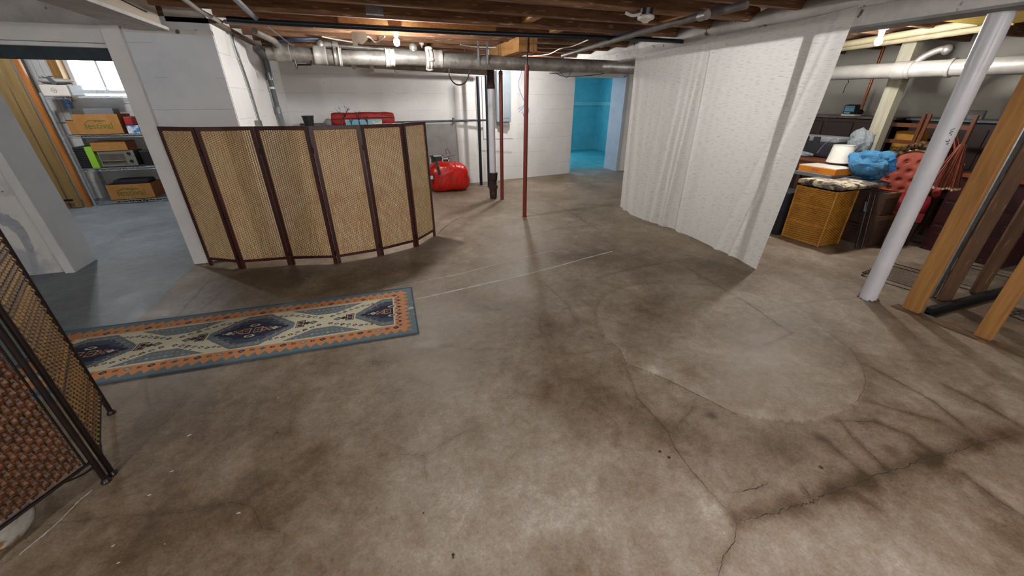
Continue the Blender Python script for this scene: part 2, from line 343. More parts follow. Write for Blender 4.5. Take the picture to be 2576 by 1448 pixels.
CR = [(crk_main, .0045), (crk_wet, .008), ([(1855, 1310), (1848, 1360), (1820, 1400), (1806, 1460)], .004),
      ([(1688, 1090), (1710, 1062), (1740, 1032), (1750, 1000)], .0025),
      ([(285, 1297), (350, 1296), (410, 1293), (470, 1286), (520, 1275), (580, 1262), (635, 1275), (650, 1305), (660, 1330), (690, 1332), (715, 1342), (718, 1375)], .0025),
      ([(80, 1330), (150, 1315), (215, 1308), (285, 1297)], .002),
      ([(960, 1145), (1015, 1143), (1070, 1145), (1110, 1118), (1160, 1090), (1200, 1075)], .002), ([(1070, 1145), (1068, 1180), (1076, 1215)], .0018),
      ([(445, 800), (470, 765), (495, 742), (512, 720), (530, 703)], .005), ([(505, 780), (540, 750), (570, 722)], .003),
      ([(1330, 690), (1370, 712), (1400, 740), (1430, 770), (1445, 800), (1490, 850)], .003),
      ([(1110, 870), (1150, 872), (1200, 880), (1290, 876)], .002), ([(1215, 770), (1240, 780), (1262, 776)], .004),
      ([(1400, 888), (1460, 890), (1530, 878)], .002), ([(1280, 610), (1340, 590), (1400, 575), (1470, 568), (1555, 557)], .007),
      ([(1375, 505), (1430, 530), (1490, 570), (1515, 580)], .006), ([(1715, 665), (1800, 715), (1890, 768), (1990, 838)], .005),
      ([(1920, 868), (1990, 840), (2005, 828)], .003), ([(1500, 700), (1600, 672), (1750, 648)], .004),
      ([(2010, 762), (2080, 755), (2160, 748)], .002), ([(2180, 918), (2260, 960), (2350, 1010), (2450, 1090)], .006),
      ([(2186, 1010), (2290, 1040), (2360, 1058)], .004), ([(2100, 1058), (2200, 1060), (2290, 1095), (2360, 1150)], .004),
      ([(2110, 1055), (2140, 1095), (2200, 1150), (2235, 1185)], .004), ([(2080, 1110), (2150, 1170), (2190, 1205)], .004),
      ([(1840, 1240), (1900, 1228), (1935, 1215)], .006), ([(2170, 890), (2250, 905), (2400, 915)], .002),
      ([(2380, 970), (2480, 1020), (2576, 1075)], .004), ([(2420, 1190), (2500, 1250), (2576, 1300)], .007),
      ([(1000, 940), (1080, 968), (1090, 960)], .0015), ([(2020, 1220), (2040, 1255)], .005), ([(2160, 1250), (2210, 1280)], .004)]
gx = np.unique(np.concatenate([np.arange(-7, -2.4, .5), np.arange(-2.4, 4.6, .016), np.arange(4.6, 9.6, .25)]))
gy = np.unique(np.concatenate([np.arange(-3, 0.2, .4), np.arange(0.2, 4.2, .016), np.arange(4.2, 8.3, .04), np.arange(8.3, 13.2, .35)]))
X, Y = np.meshgrid(gx, gy)
tone = np.full(X.shape, 0.5); R = np.hypot(X, Y)
stains_and_light = [(1110, 625, .13, .2), (1150, 600, .05, .25), (1010, 690, .07, .18), (470, 700, .2, .16), (560, 780, .15, .14), (350, 800, .3, .1), (430, 620, .3, .18), (1900, 1050, .05, .14), (1750, 995, .06, .12), (1620, 925, .07, .08), (1480, 1000, .2, -.1), (1700, 1090, .2, -.1), (2000, 1120, .2, -.12), (760, 700, .28, -.22), (900, 700, .32, -.22), (640, 690, .25, -.2), (1030, 680, .25, -.14), (1130, 640, .18, -.12), (540, 1000, .32, -.12), (450, 1100, .3, -.1),  # real staining, plus painted doorway daylight and the folding screen's cast shadow
    (620, 1300, .22, -.16), (330, 1380, .2, -.16), (800, 1180, .25, -.08), (1200, 620, .2, -.06), (1390, 820, .18, -.2), (1350, 880, .2, -.1), (1450, 720, .2, -.16), (1330, 700, .16, -.12), (1560, 560, .28, -.12), (1650, 660, .25, -.16),
    (1500, 640, .25, -.1), (1540, 515, .12, -.16), (1620, 690, .14, -.14), (1400, 640, .2, -.06), (1640, 780, .25, -.12), (1850, 700, .3, -.18), (1780, 660, .22, -.12),  # darker spots here include the curtain's shadow, painted into the tone
    (1730, 938, .07, -.2), (1720, 850, .03, -.25), (1790, 1045, .022, -.4), (1760, 930, .12, -.1), (1580, 870, .09, -.1), (2240, 1130, .04, -.22), (2060, 1100, .03, -.3), (2100, 1240, .06, -.25), (2180, 1210, .05, -.3),
    (1200, 1000, .35, .12), (1300, 1300, .5, .16), (1500, 1200, .35, .12), (1050, 1350, .3, .12), (1800, 1400, .3, .1), (2100, 1380, .35, .1), (1250, 540, .3, .08), (1180, 500, .3, .1), (2050, 700, .25, .14), (2150, 790, .2, .1),  # lighter foreground spots paint in a pool of lamp light
    (1640, 895, .1, .06), (1700, 985, .05, .08), (1920, 1040, .04, .12), (1800, 1180, .1, .08), (1780, 1270, .05, .2), (1640, 930, .05, .15), (1300, 900, .15, .05), (1110, 640, .12, .16), (1150, 615, .05, .1),
    (1360, 1000, .1, -.06), (1530, 1020, .1, -.08), (900, 1330, .12, -.05), (1950, 1130, .1, -.1), (2400, 1080, .1, -.16), (2350, 1160, .06, -.25), (2450, 1115, .05, -.3), (2000, 1265, .05, -.2), (960, 1000, .2, -.04), (2500, 1280, .14, -.14), (2330, 1230, .15, .06)]
for px, py, s, a in stains_and_light:
    cx, cy, _ = PF(px, py); tone += a*np.exp(-((X-cx)**2+(Y-cy)**2)/(s*s)*1.1)
pp = [np.array(q) for q in patch]; sm_ = []
for i in range(len(pp)):
    a_, b_, c_, d_ = pp[i-1], pp[i], pp[(i+1) % len(pp)], pp[(i+2) % len(pp)]
    for k in range(4):
        t = k/4; sm_.append(tuple(0.5*((2*b_)+(-a_+c_)*t+(2*a_-5*b_+4*c_-d_)*t*t+(-a_+3*b_-3*c_+d_)*t**3)))
patch = sm_
ins = inside(X, Y, patch); pd = seg_dist(X, Y, patch+[patch[0]])
tone += np.where(ins, 0.03, 0) + np.where(ins, .10*np.exp(-pd/.05), 0)*np.clip(1.6-(X-1.3)*1.1, .1, 1) - np.where(~ins, .07*np.exp(-pd/.04), 0)
for pts, w in CR:
    wetr = w >= .004 and pts[0][0] > 1900
    halo = .26 if pts is crk_wet else (.17 if wetr else .07); wid = .045 if pts is crk_wet else (.022 if wetr else .016)
    tone -= halo*np.exp(-(seg_dist(X, Y, fp(pts))/wid)**2)
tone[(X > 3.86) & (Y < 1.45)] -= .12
# broad brown-vs-grey field
blue = np.zeros(X.shape); blue[(X < -1.86 + .01*np.sin(Y*9)) & (Y > 2.4)] = 1
blue[(X > 4.3) & (X < 5.6) & (Y > 7.7) & (Y < 8.45)] = .55
blue = np.maximum(blue, .35*np.exp(-(((X-5.6)/.8)**2+((Y-7.2)/.45)**2)))  # bluish light spilling from the turquoise room, painted as floor tint
blue = np.maximum(blue, .5*np.exp(-(((X+1.55)/.22)**2+((Y-3.45)/.35)**2)))  # daylight spill beside the left doorway, painted as floor tint
teal = ((Y > 8.45) & (X > 2.5)).astype(float)
nx, ny = len(gx), len(gy)
fl = bpy.data.meshes.new('floor')
vv = np.zeros((nx*ny, 3)); vv[:, 0] = X.ravel(); vv[:, 1] = Y.ravel()
idx = np.arange(nx*ny).reshape(ny, nx); q = np.stack([idx[:-1, :-1], idx[:-1, 1:], idx[1:, 1:], idx[1:, :-1]], -1).reshape(-1, 4)
fl.vertices.add(len(vv)); fl.vertices.foreach_set('co', vv.ravel())
fl.loops.add(q.size); fl.loops.foreach_set('vertex_index', q.ravel().astype(np.int32))
fl.polygons.add(len(q)); fl.polygons.foreach_set('loop_start', (np.arange(len(q))*4).astype(np.int32)); fl.update(calc_edges=True); fl.validate()
ca = fl.color_attributes.new('floor_wear_and_light', 'FLOAT_COLOR', 'POINT')
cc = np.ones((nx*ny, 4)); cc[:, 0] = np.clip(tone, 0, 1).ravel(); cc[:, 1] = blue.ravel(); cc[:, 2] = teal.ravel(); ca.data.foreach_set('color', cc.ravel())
floor = bpy.data.objects.new('floor', fl); COL.objects.link(floor); setp(floor, 'worn brown-grey concrete basement floor with stained areas, cracks and painted-in light and shade', kind='structure'); OFF['floor'] = (0, 0, 0)
def floormat():
    m = bpy.data.materials.new('worn_concrete'); m.use_nodes = True; nt = m.node_tree; N = nt.nodes; L = nt.links; b = N['Principled BSDF']
    tc = N.new('ShaderNodeTexCoord'); at = N.new('ShaderNodeAttribute'); at.attribute_name = 'floor_wear_and_light'; sp = N.new('ShaderNodeSeparateColor'); L.new(at.outputs['Color'], sp.inputs[0])
    def nz(sc, d=6, rg=.6, dist=0, st=None):
        n = N.new('ShaderNodeTexNoise'); n.inputs['Scale'].default_value = sc; n.inputs['Detail'].default_value = d; n.inputs['Roughness'].default_value = rg; n.inputs['Distortion'].default_value = dist
        L.new(tc.outputs['Object'], n.inputs['Vector']); return n.outputs[0]
    def mt(op, a, bb, cl=False):
        n = N.new('ShaderNodeMath'); n.operation = op; n.use_clamp = cl
        for i, x in enumerate((a, bb)):
            if isinstance(x, (int, float)): n.inputs[i].default_value = x
            else: L.new(x, n.inputs[i])
        return n.outputs[0]
    def ramp(v, stops):
        r = N.new('ShaderNodeValToRGB'); e = r.color_ramp.elements
        while len(e) < len(stops): e.new(.5)
        for k, (p, c) in zip(e, stops): k.position = p; k.color = (*lin(c), 1)
        L.new(v, r.inputs[0]); return r.outputs[0]
    def mix(f, a, c):
        n = N.new('ShaderNodeMix'); n.data_type = 'RGBA'
        if isinstance(f, (int, float)): n.inputs[0].default_value = f
        else: L.new(f, n.inputs[0])
        for i, x in ((6, a), (7, c)):
            if isinstance(x, str): n.inputs[i].default_value = (*lin(x), 1)
            else: L.new(x, n.inputs[i])
        return n.outputs[2]
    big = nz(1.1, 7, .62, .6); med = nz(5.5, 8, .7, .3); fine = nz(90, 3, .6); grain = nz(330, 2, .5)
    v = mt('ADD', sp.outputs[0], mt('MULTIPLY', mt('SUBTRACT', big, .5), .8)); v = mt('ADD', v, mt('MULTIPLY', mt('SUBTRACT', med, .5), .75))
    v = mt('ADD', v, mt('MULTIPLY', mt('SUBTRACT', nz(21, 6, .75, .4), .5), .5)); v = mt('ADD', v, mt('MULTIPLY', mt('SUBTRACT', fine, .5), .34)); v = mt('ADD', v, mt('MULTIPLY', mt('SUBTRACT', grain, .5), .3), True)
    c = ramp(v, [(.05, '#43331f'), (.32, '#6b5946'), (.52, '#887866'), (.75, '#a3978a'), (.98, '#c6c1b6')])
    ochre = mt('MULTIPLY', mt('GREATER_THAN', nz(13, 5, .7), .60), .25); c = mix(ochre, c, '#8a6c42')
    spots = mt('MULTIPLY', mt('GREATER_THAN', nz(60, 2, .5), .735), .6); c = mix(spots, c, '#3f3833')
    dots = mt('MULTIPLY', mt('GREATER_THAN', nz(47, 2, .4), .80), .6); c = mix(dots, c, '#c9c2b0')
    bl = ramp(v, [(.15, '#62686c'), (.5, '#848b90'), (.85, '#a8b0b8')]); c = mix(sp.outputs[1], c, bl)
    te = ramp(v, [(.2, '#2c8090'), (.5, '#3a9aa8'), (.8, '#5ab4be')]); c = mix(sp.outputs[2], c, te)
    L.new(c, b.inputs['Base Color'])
    rr = N.new('ShaderNodeMapRange'); L.new(med, rr.inputs[0]); rr.inputs[1].default_value = .3; rr.inputs[2].default_value = .7; rr.inputs[3].default_value = .42; rr.inputs[4].default_value = .68
    L.new(rr.outputs[0], b.inputs['Roughness'])
    bp = N.new('ShaderNodeBump'); bp.inputs['Strength'].default_value = .35; bp.inputs['Distance'].default_value = .004
    L.new(mt('ADD', mt('MULTIPLY', med, 1.0), mt('MULTIPLY', fine, .35)), bp.inputs['Height']); L.new(bp.outputs[0], b.inputs['Normal'])
    return m
fl.materials.append(floormat())

def ribbon(pts, w, jit, z, taper=True, sub=6):
    P = []
    for (a, b), (c, d) in zip(pts[:-1], pts[1:]):
        for k in range(sub): P.append((a+(c-a)*k/sub, b+(d-b)*k/sub))
    P.append(pts[-1]); n = len(P); mb = MB(); vs = []
    for i, (x, y) in enumerate(P):
        x0, y0 = P[max(i-1, 0)]; x1, y1 = P[min(i+1, n-1)]; dx, dy = x1-x0, y1-y0; l = math.hypot(dx, dy)+1e-9; nx_, ny_ = -dy/l, dx/l
        o = (random.random()-.5)*jit; ww = w*(.5+.9*random.random())*(min(1, .25+3*min(i, n-1-i)/n) if taper else 1)/2
        vs += [(x+nx_*(o+ww), y+ny_*(o+ww), z), (x+nx_*(o-ww), y+ny_*(o-ww), z)]
    return mb.add(vs, [(2*i, 2*i+1, 2*i+3, 2*i+2) for i in range(n-1)])
for i, (pts, w) in enumerate(CR):
    build(ribbon(fp(pts), w*.55, w*1.1 if w < .008 else w*1.6, .0008, True, 9), 'crack', m_crack, floor)
build(ribbon(fp([(1502, 790), (1520, 845), (1560, 880), (1575, 915), (1620, 930), (1680, 955), (1750, 990), (1850, 1040), (1905, 1050)]), .003, .006, .0007), 'patch_edge', m_crack, floor)
build(ribbon(fp([(1502, 790), (1520, 750), (1575, 722), (1660, 712), (1760, 716), (1850, 728)]), .002, .003, .0007), 'patch_edge', m_rcrack, floor)
build(ribbon(fp([(2010, 775), (2080, 835), (2140, 880), (2172, 930), (2178, 965), (2160, 1005), (2110, 1040)]), .003, .008, .0007), 'patch_edge', m_rcrack, floor)
build(ribbon(fp([(1045, 752), (1120, 736), (1200, 718), (1300, 696), (1400, 670), (1470, 650), (1540, 632)]), .016, .003, .0009, False), 'paint_streak', m_chalk, floor, 'long white dried paint streak running right from the rug')
build(ribbon(fp([(965, 728), (1060, 708), (1160, 688), (1280, 656), (1390, 630)]), .007, .004, .0009, False), 'paint_streak', m_chalk, floor)
build(ribbon(fp([(48, 1395), (110, 1345), (160, 1300), (200, 1258), (232, 1232)]), .006, .003, .0009, False), 'paint_streak', m_chalk, floor)
build(ribbon(fp([(1100, 590), (1120, 570), (1150, 550), (1165, 545)]), .014, .004, .0007, False), 'paint_streak', m_rcrack, floor)
for px, py, s in [(432, 1185, .010), (375, 1245, .009), (700, 1000, .009), (770, 700, .02), (790, 716, .014), (705, 765, .008), (285, 1372, .008), (1095, 812, .005), (1055, 690, .006), (1300, 570, .03), (1285, 588, .02), (1060, 590, .02), (475, 1095, .012), (980, 740, .006), (298, 1415, .007), (860, 1000, .005), (600, 1290, .01), (1440, 1270, .004), (1530, 1060, .004)]:
    c = PF(px, py); mb = MB(); n = 9; rr = [s*(.5+.6*random.random()) for _ in range(n)]
    mb.add([(c[0]+rr[k]*math.cos(6.283*k/n), c[1]+.6*rr[k]*math.sin(6.283*k/n), .0009) for k in range(n)], [tuple(range(n))])
    build(mb, 'paint_fleck', m_chalk, floor)
for px, py, s in [(1660, 1135, .008), (1683, 1150, .008), (1065, 1290, .004), (1140, 1395, .006), (2065, 1175, .010), (1140, 1402, .004), (697, 1088, .004)]:
    c = PF(px, py); mb = MB(); n = 9
    mb.add([(c[0]+s*math.cos(6.283*k/n), c[1]+s*math.sin(6.283*k/n), .0009) for k in range(n)], [tuple(range(n))]); build(mb, 'dark_speck', m_crack, floor)

# ================================================================== SHELL
XL = -1.12                      # stub wall / left side wall of the main room
mb = MB().box(-1.78, XL, 4.5, 4.8, 0, 2.12); wl = struct(mb, 'wall_pier', m_wallblue, label='bluish white concrete wall end beside the left doorway')
# side wall running back
struct(MB().box(XL-.3, XL, 4.8, 7.7, 0, 2.10).box(XL-.001, XL+.004, 4.52, 4.8, 0, 2.1), 'wall_left', m_wall)
# far wall polyline with doorway
FWL = [(-1.4, 7.5), (1.5, 7.6), (4.27, 8.05), (4.27, 8.4)]
def wallseg(p, q, t, z0, z1):
    p, q = np.array(p), np.array(q); d = (q-p)/np.linalg.norm(q-p); n = np.array([-d[1], d[0]])*t
    return [(p[0], p[1], z0), (q[0], q[1], z0), (q[0]+n[0], q[1]+n[1], z0), (p[0]+n[0], p[1]+n[1], z0)], [(p[0], p[1], z1), (q[0], q[1], z1), (q[0]+n[0], q[1]+n[1], z1), (p[0]+n[0], p[1]+n[1], z1)]
mb = MB(); mb.hexa(*wallseg((-1.4, 7.5), (1.5, 7.6), .4, 0, 2.42)); mb.hexa(*wallseg((1.5, 7.6), (4.27, 8.05), .4, 0, 2.42))
mb.box(4.22, 5.52, 8.05, 8.45, 1.98, 2.42); mb.box(5.5, 9.2, 7.95, 8.40, 0, 2.42)
wall_back = struct(mb, 'wall_back', m_wall, label='white painted concrete wall at the far end')
# doorway trim
mb = MB(); mb.box(5.44, 5.505, 7.93, 8.46, 0, 1.99)
struct(mb, 'trim_1', mat('lilac_jamb', '#aab4c6', '#b8c0cf', scale=4, rough=.6))
struct(MB().box(4.262, 5.44, 8.04, 8.10, 1.94, 1.99), 'trim_2', m_white)
# blue room
mb = MB(); mb.box(3.4, 9.4, 12.1, 12.3, 0, .95).box(3.4, 9.4, 12.1, 12.3, 2.1, 2.42).box(3.4, 3.95, 12.1, 12.3, .95, 2.1).box(5.25, 9.4, 12.1, 12.3, .95, 2.1)
struct(mb, 'wall_blue_room_back', m_turq)
struct(MB().box(7.33, 7.53, 8.4, 12.1, 0, 2.42), 'wall_blue_room_right', m_turq)
struct(MB().box(3.2, 3.4, 8.35, 12.3, 0, 2.42), 'wall_blue_room_left', m_turq)
struct(MB().box(3.2, 7.4, 8.46, 12.2, 2.36, 2.42), 'ceiling_blue_room', m_white)
struct(MB().box(5.3, 7.33, 12.06, 12.1, 1.36, 1.46).box(7.29, 7.33, 8.5, 12.06, 1.36, 1.46), 'trim_3', mat('pale_turquoise_rail', '#8fd0da', '#a2d8e0', scale=4))
wd = struct(MB().box(3.95, 5.25, 12.14, 12.2, .95, .99).box(3.95, 5.25, 12.14, 12.2, 2.06, 2.1).box(3.95, 3.99, 12.14, 12.2, .99, 2.06).box(5.21, 5.25, 12.14, 12.2, .99, 2.06).box(4.58, 4.62, 12.14, 12.2, .99, 2.06), 'window_2', m_white)
build(MB().box(3.99, 4.58, 12.165, 12.17, .99, 2.06), 'pane', m_glass, wd); build(MB().box(4.62, 5.21, 12.165, 12.17, .99, 2.06), 'pane', m_glass, wd)
# right wall and outer shell
struct(MB().box(7.35, 7.6, -3, 7.95, 0, 2.42), 'wall_right', m_drywall)
struct(MB().box(-6.6, 7.6, -3.2, -3, 0, 2.42), 'wall_front', m_wall)
struct(MB().box(-6.8, -6.6, -3.2, 9, 0, 2.42), 'wall_outer_left', m_wall)
# left room: opening between X -2.88 and -1.78
mb = MB().hexa([(-6.6, 4.66, 0), (-2.90, 4.66, 0), (-2.90, 4.94, 0), (-6.6, 4.94, 0)], [(-6.6, 4.66, 2.42), (-3.0, 4.66, 2.42), (-3.0, 4.94, 2.42), (-6.6, 4.94, 2.42)]); struct(mb, 'wall_left_front', m_stainw, label='stained white wall left of the doorway')
struct(MB().box(-6.6, -1.79, 4.62, 4.94, 2.03, 2.42), 'wall_header', m_whitedirty)
wl_ = bpy.data.objects['wall_left_front']
sp_pts = [PY(x, y, 4.657) for x, y in ((-30, 540), (10, 552), (45, 575), (68, 610), (82, 650), (92, 690))]; sm_m = MB(); vs_ = []
for k, q_ in enumerate(bez(sp_pts, 8)):
    t_ = .05+.02*mnoise.noise(Vector((k*.4, 0, 0))); vs_ += [(q_[0]-t_*.7, 4.6575, q_[2]-t_*.8), (q_[0]+t_*.7, 4.6575, q_[2]+t_*.8)]
sm_m.add(vs_, [(2*k, 2*k+1, 2*k+3, 2*k+2) for k in range(len(vs_)//2-1)]); build(sm_m, 'water_stain', mat('grey_water_stain', '#9ea2ac', '#b6b9bf', scale=14, rough=.8), wl_)
# casing of opening
struct(MB().hexa([(-2.95, 4.60, 0), (-2.875, 4.60, 0), (-2.875, 4.97, 0), (-2.95, 4.97, 0)], [(-3.03, 4.60, 1.93), (-2.955, 4.60, 1.93), (-2.955, 4.97, 1.93), (-3.03, 4.97, 1.93)]), 'trim_4', m_white, label='white post casing at the left side of the doorway', bev=.004)
struct(MB().box(-6.4, -1.80, 4.50, 4.64, 1.915, 2.035), 'trim_5', m_white, bev=.004)
struct(MB().box(-6.4, -1.84, 4.52, 4.62, 1.885, 1.912), 'trim_6', m_white)
struct(MB().box(-1.86, -1.735, 4.455, 4.66, 0, 2.035), 'trim_7', m_white, label='white jamb board at the right side of the doorway', bev=.004)
struct(MB().box(-6.4, -1.87, 4.60, 4.68, 1.80, 1.90), 'trim_8', mat('dark_teal_track', '#1f2c34', '#2a3a42', scale=8, rough=.6))
struct(MB().box(-1.86, XL, 4.49, 4.52, 2.0, 2.035), 'trim_9', m_whitedirty)
# back wall of the left room with window hole: X -4.22..-3.42, z 1.5..2.2
wx0, wx1, wz0, wz1 = -4.2, -3.42, 1.60, 2.2
mb = MB().box(-6.6, wx0-.12, 8.5, 8.75, 0, 2.42).box(wx1+.08, -1.4, 8.5, 8.75, 0, 2.42).box(wx0-.12, wx1+.08, 8.5, 8.75, 0, wz0-.05).box(wx0-.12, wx1+.08, 8.5, 8.75, wz1+.05, 2.42)
struct(mb, 'wall_left_room_back', m_wall)
struct(MB().box(-1.44, -1.40, 4.8, 8.6, 0, 2.42), 'wall_left_room_right', m_wall)
w1 = struct(MB().box(wx0, wx1, 8.6, 8.66, wz0, wz0+.05).box(wx0, wx1, 8.6, 8.66, wz1-.05, wz1).box(wx0, wx0+.05, 8.6, 8.66, wz0, wz1).box(wx1-.05, wx1, 8.6, 8.66, wz0, wz1).box((wx0+wx1)/2-.012, (wx0+wx1)/2+.012, 8.6, 8.64, wz0, wz1), 'window_1', m_white, label='small bright basement window above the wire shelf')
build(MB().box(wx0+.05, (wx0+wx1)/2-.012, 8.625, 8.63, wz0+.05, wz1-.05), 'pane', m_glass, w1); build(MB().box((wx0+wx1)/2+.012, wx1-.05, 8.625, 8.63, wz0+.05, wz1-.05), 'pane', m_glass, w1)
build(MB().box(wx0-.11, wx0, 8.44, 8.6, wz0-.1, 2.4), 'window_casing', m_casing, w1, 'amber stained casing'); build(MB().box(wx1, wx1+.06, 8.46, 8.6, wz0-.1, 2.4), 'window_casing', m_casing, w1, 'amber stained casing')
# beadboard
bb = struct(MB().box(-4.9, -4.32, 8.47, 8.5, 1.2, 2.42), 'wall_beadboard', m_white)
for i in range(7): build(MB().box(-4.9+i*.082, -4.824+i*.082, 8.455, 8.47, 1.2, 2.42), 'bead_board', m_white, bb, bev=.003)

# ---- ceiling: subfloor boards over joists
ceil = struct(MB().box(-6.8, 9.6, -3.2, 12.5, 2.47, 2.52), 'ceiling', m_sub)
OFF[ceil.name] = OFF[ceil.name]
def child_copy(src, parent, dx=0, dy=0, dz=0):
    c = src.copy(); COL.objects.link(c); c.parent = parent; c.location = (src.location[0]+dx, src.location[1]+dy, src.location[2]+dz); return c
b0 = build(MB().box(-6.6, -6.47, -3, 8.5, 2.435, 2.47), 'subfloor_board', m_sub, ceil)
for i in range(1, 105): child_copy(b0, ceil, dx=i*.135)
jy = [3.31+.4875*k for k in range(-12, 11)]
for k, y in enumerate(jy):
    w = random.uniform(-.012, .012)
    if y > 7.4: continue
    build(MB().box(-1.95 if y < 4.4 else -1.35, 3.66, y, y+.05, 2.17+w, 2.435), 'joist', m_joist, ceil, bev=.004)
    build(MB().box(3.70, 7.35, y+.08, y+.13, 2.17-w, 2.435), 'joist', m_joist, ceil, bev=.004)
for i in range(9):
    build(MB().box(-6.6, -1.98 if i < 3 else -1.45, -2+i*1.2, -1.95+i*1.2, 2.2, 2.435), 'joist', m_joist, ceil)
# bridging blocks between joists
for x, k in ((2.15, 14), (1.62, 13), (1.25, 15), (2.9, 12)):
    y = jy[k]; build(MB().box(x, x+.1, y+.05, y+.4875, 2.2, 2.33), 'blocking', m_newwood if k != 15 else m_brownwood, ceil)
build(MB().box(.15, .30, jy[14]-.012, jy[14], 2.18, 2.26), 'junction_plate', m_galv, ceil)
# light new board sistered near the lamp
build(MB().box(-.1, 1.5, jy[15]-.04, jy[15]-.002, 2.14, 2.32), 'sister_board', m_newwood, ceil)

# ================================================================== BEAMS
sb = thing('support_beam', (3.7, 2.5, 2.0), 'long whitewashed concrete-faced beam above the white curtain', 'beam')
build(MB().box(3.60, 3.78, -2.9, 7.95, 2.0, 2.13), 'beam_face', m_whitedirty, sb, bev=.006)
mb = MB(); n = 120; vs = []                          # rough plaster shoulder on top of the beam
for i in range(n+1):
    y = -2.9 + 10.8*i/n; a = .05*mnoise.noise(Vector((0, y*5, 0))); c = .03*mnoise.noise(Vector((5, y*14, 0)))
    vs += [(3.58, y, 2.12), (3.56+c*.6, y, 2.17), (3.585+c, y, 2.235+a), (3.62+c, y, 2.262+a), (3.80, y, 2.262+a), (3.80, y, 2.12)]
mb.add(vs, [(6*i+k, 6*i+k+1, 6*i+k+7, 6*i+k+6) for i in range(n) for k in range(5)], True)
build(mb, 'plaster_shoulder', m_whitedirty, sb, 'ragged whitewashed plaster along its top')
build(MB().box(3.597, 3.82, -2.9, 7.9, 1.985, 2.0), 'bottom_plate', mat('grey_plate', '#8f8f8d', '#7a7a79', scale=6), sb)

lb = thing('painted_beam', (-1.62, 2.2, 2.03), 'thick cream painted timber beam ending over the left doorway', 'beam')
build(MB().box(-1.64, -1.43, -2.9, 4.42, 2.04, 2.43), 'beam_body', mat('cream_painted_timber', '#bcae9c', '#a89c92', scale=2.5, rough=.7, bump=.3, bscale=12, c3='#54493f', s3=7, t3=.68), lb, bev=.01)
build(MB().box(-1.67, -1.40, -2.9, 4.46, 2.015, 2.04), 'under_board', m_whitedirty, lb, 'dirty white board under it', bev=.003)
build(MB().path(bez([(-1.427, y, 2.12+.05*math.sin(y*1.7)+.1*(y > 3)*(3.6-y)) for y in (0, 1, 2, 3, 3.6, 4.2)]), .004, 6), 'surface_split', m_slotblack, lb)
# sill on top of the left wall
sl = thing('sill_board', (XL, 6, 2.08), 'weathered brown sill board on top of the left side wall', 'board')
build(MB().box(XL-.3, XL+.05, 4.5, 7.4, 2.085, 2.12), 'lower_board', mat('grey_brown_board', '#6e5f54', '#574b42', scale=6, stretch=(6, .6, 6)), sl)
build(MB().box(XL-.3, XL-.02, 4.5, 7.4, 2.12, 2.44), 'upper_face', m_whitedirty, sl, 'whitewashed upper face')

# ================================================================== FOLDING SCREEN
pxs = [(535, 655), (610, 675), (735, 665), (850, 662), (958, 643), (1048, 620), (1095, 592)]
fp_ = [PF(*q)[:2] for q in pxs]; fp_[0] = np.array([-1.70, 4.38])
FH = 1.30
m_weft = mat('rattan_weft', '#ead4a4', '#d8b288', scale=7, stretch=(5, 5, .7), rough=.6, lo=.42, hi=.58, c3='#f0e8cc', s3=26, t3=.56)
m_warp = mat('rattan_warp', '#8a6238', '#b08a58', scale=30, stretch=(3, 3, .12), rough=.65)
def weave(w, h):
    """plain weave in the XZ plane, one mesh, origin at the lower left"""
    a = MB(); pitch = .0085; nw = int(h/pitch); sx = .0165; ns = int(w/sx)
    for j in range(nw):
        z = pitch*(j+.5); ph = j % 2; vs = []
        for i in range(ns*2+1):
            x = i*w/(ns*2); k = .0032*math.cos(math.pi*(i/2+ph)); jz = .0006*mnoise.noise(Vector((i*.6, j*3.1, 0)))
            vs += [(x, -k, z-.0030+jz), (x, -k-.0016, z+jz), (x, -k, z+.0030+jz)]
        a.add(vs, [(3*i+q, 3*i+q+3, 3*i+q+4, 3*i+q+1) for i in range(ns*2) for q in (0, 1)], True)
    b = MB()
    for i in range(ns+1):
        x = i*w/ns
        b.add([(x-.006, 0, 0), (x+.006, 0, 0), (x+.006, 0, h), (x-.006, 0, h)], [(0, 1, 2, 3)])
    return a, b
PWD = .34; PH = FH-.09-.030
wa, wb = weave(PWD, PH); me_weft = wa.mesh('weft'); me_weft.materials.append(m_weft); me_warp = wb.mesh('warp'); me_warp.materials.append(m_warp)
scr = thing('folding_screen', (-.5, 4.15, 0), 'six-panel folding screen, pale woven rattan in dark mahogany frames', 'screen')
so = np.array(OFF[scr.name])
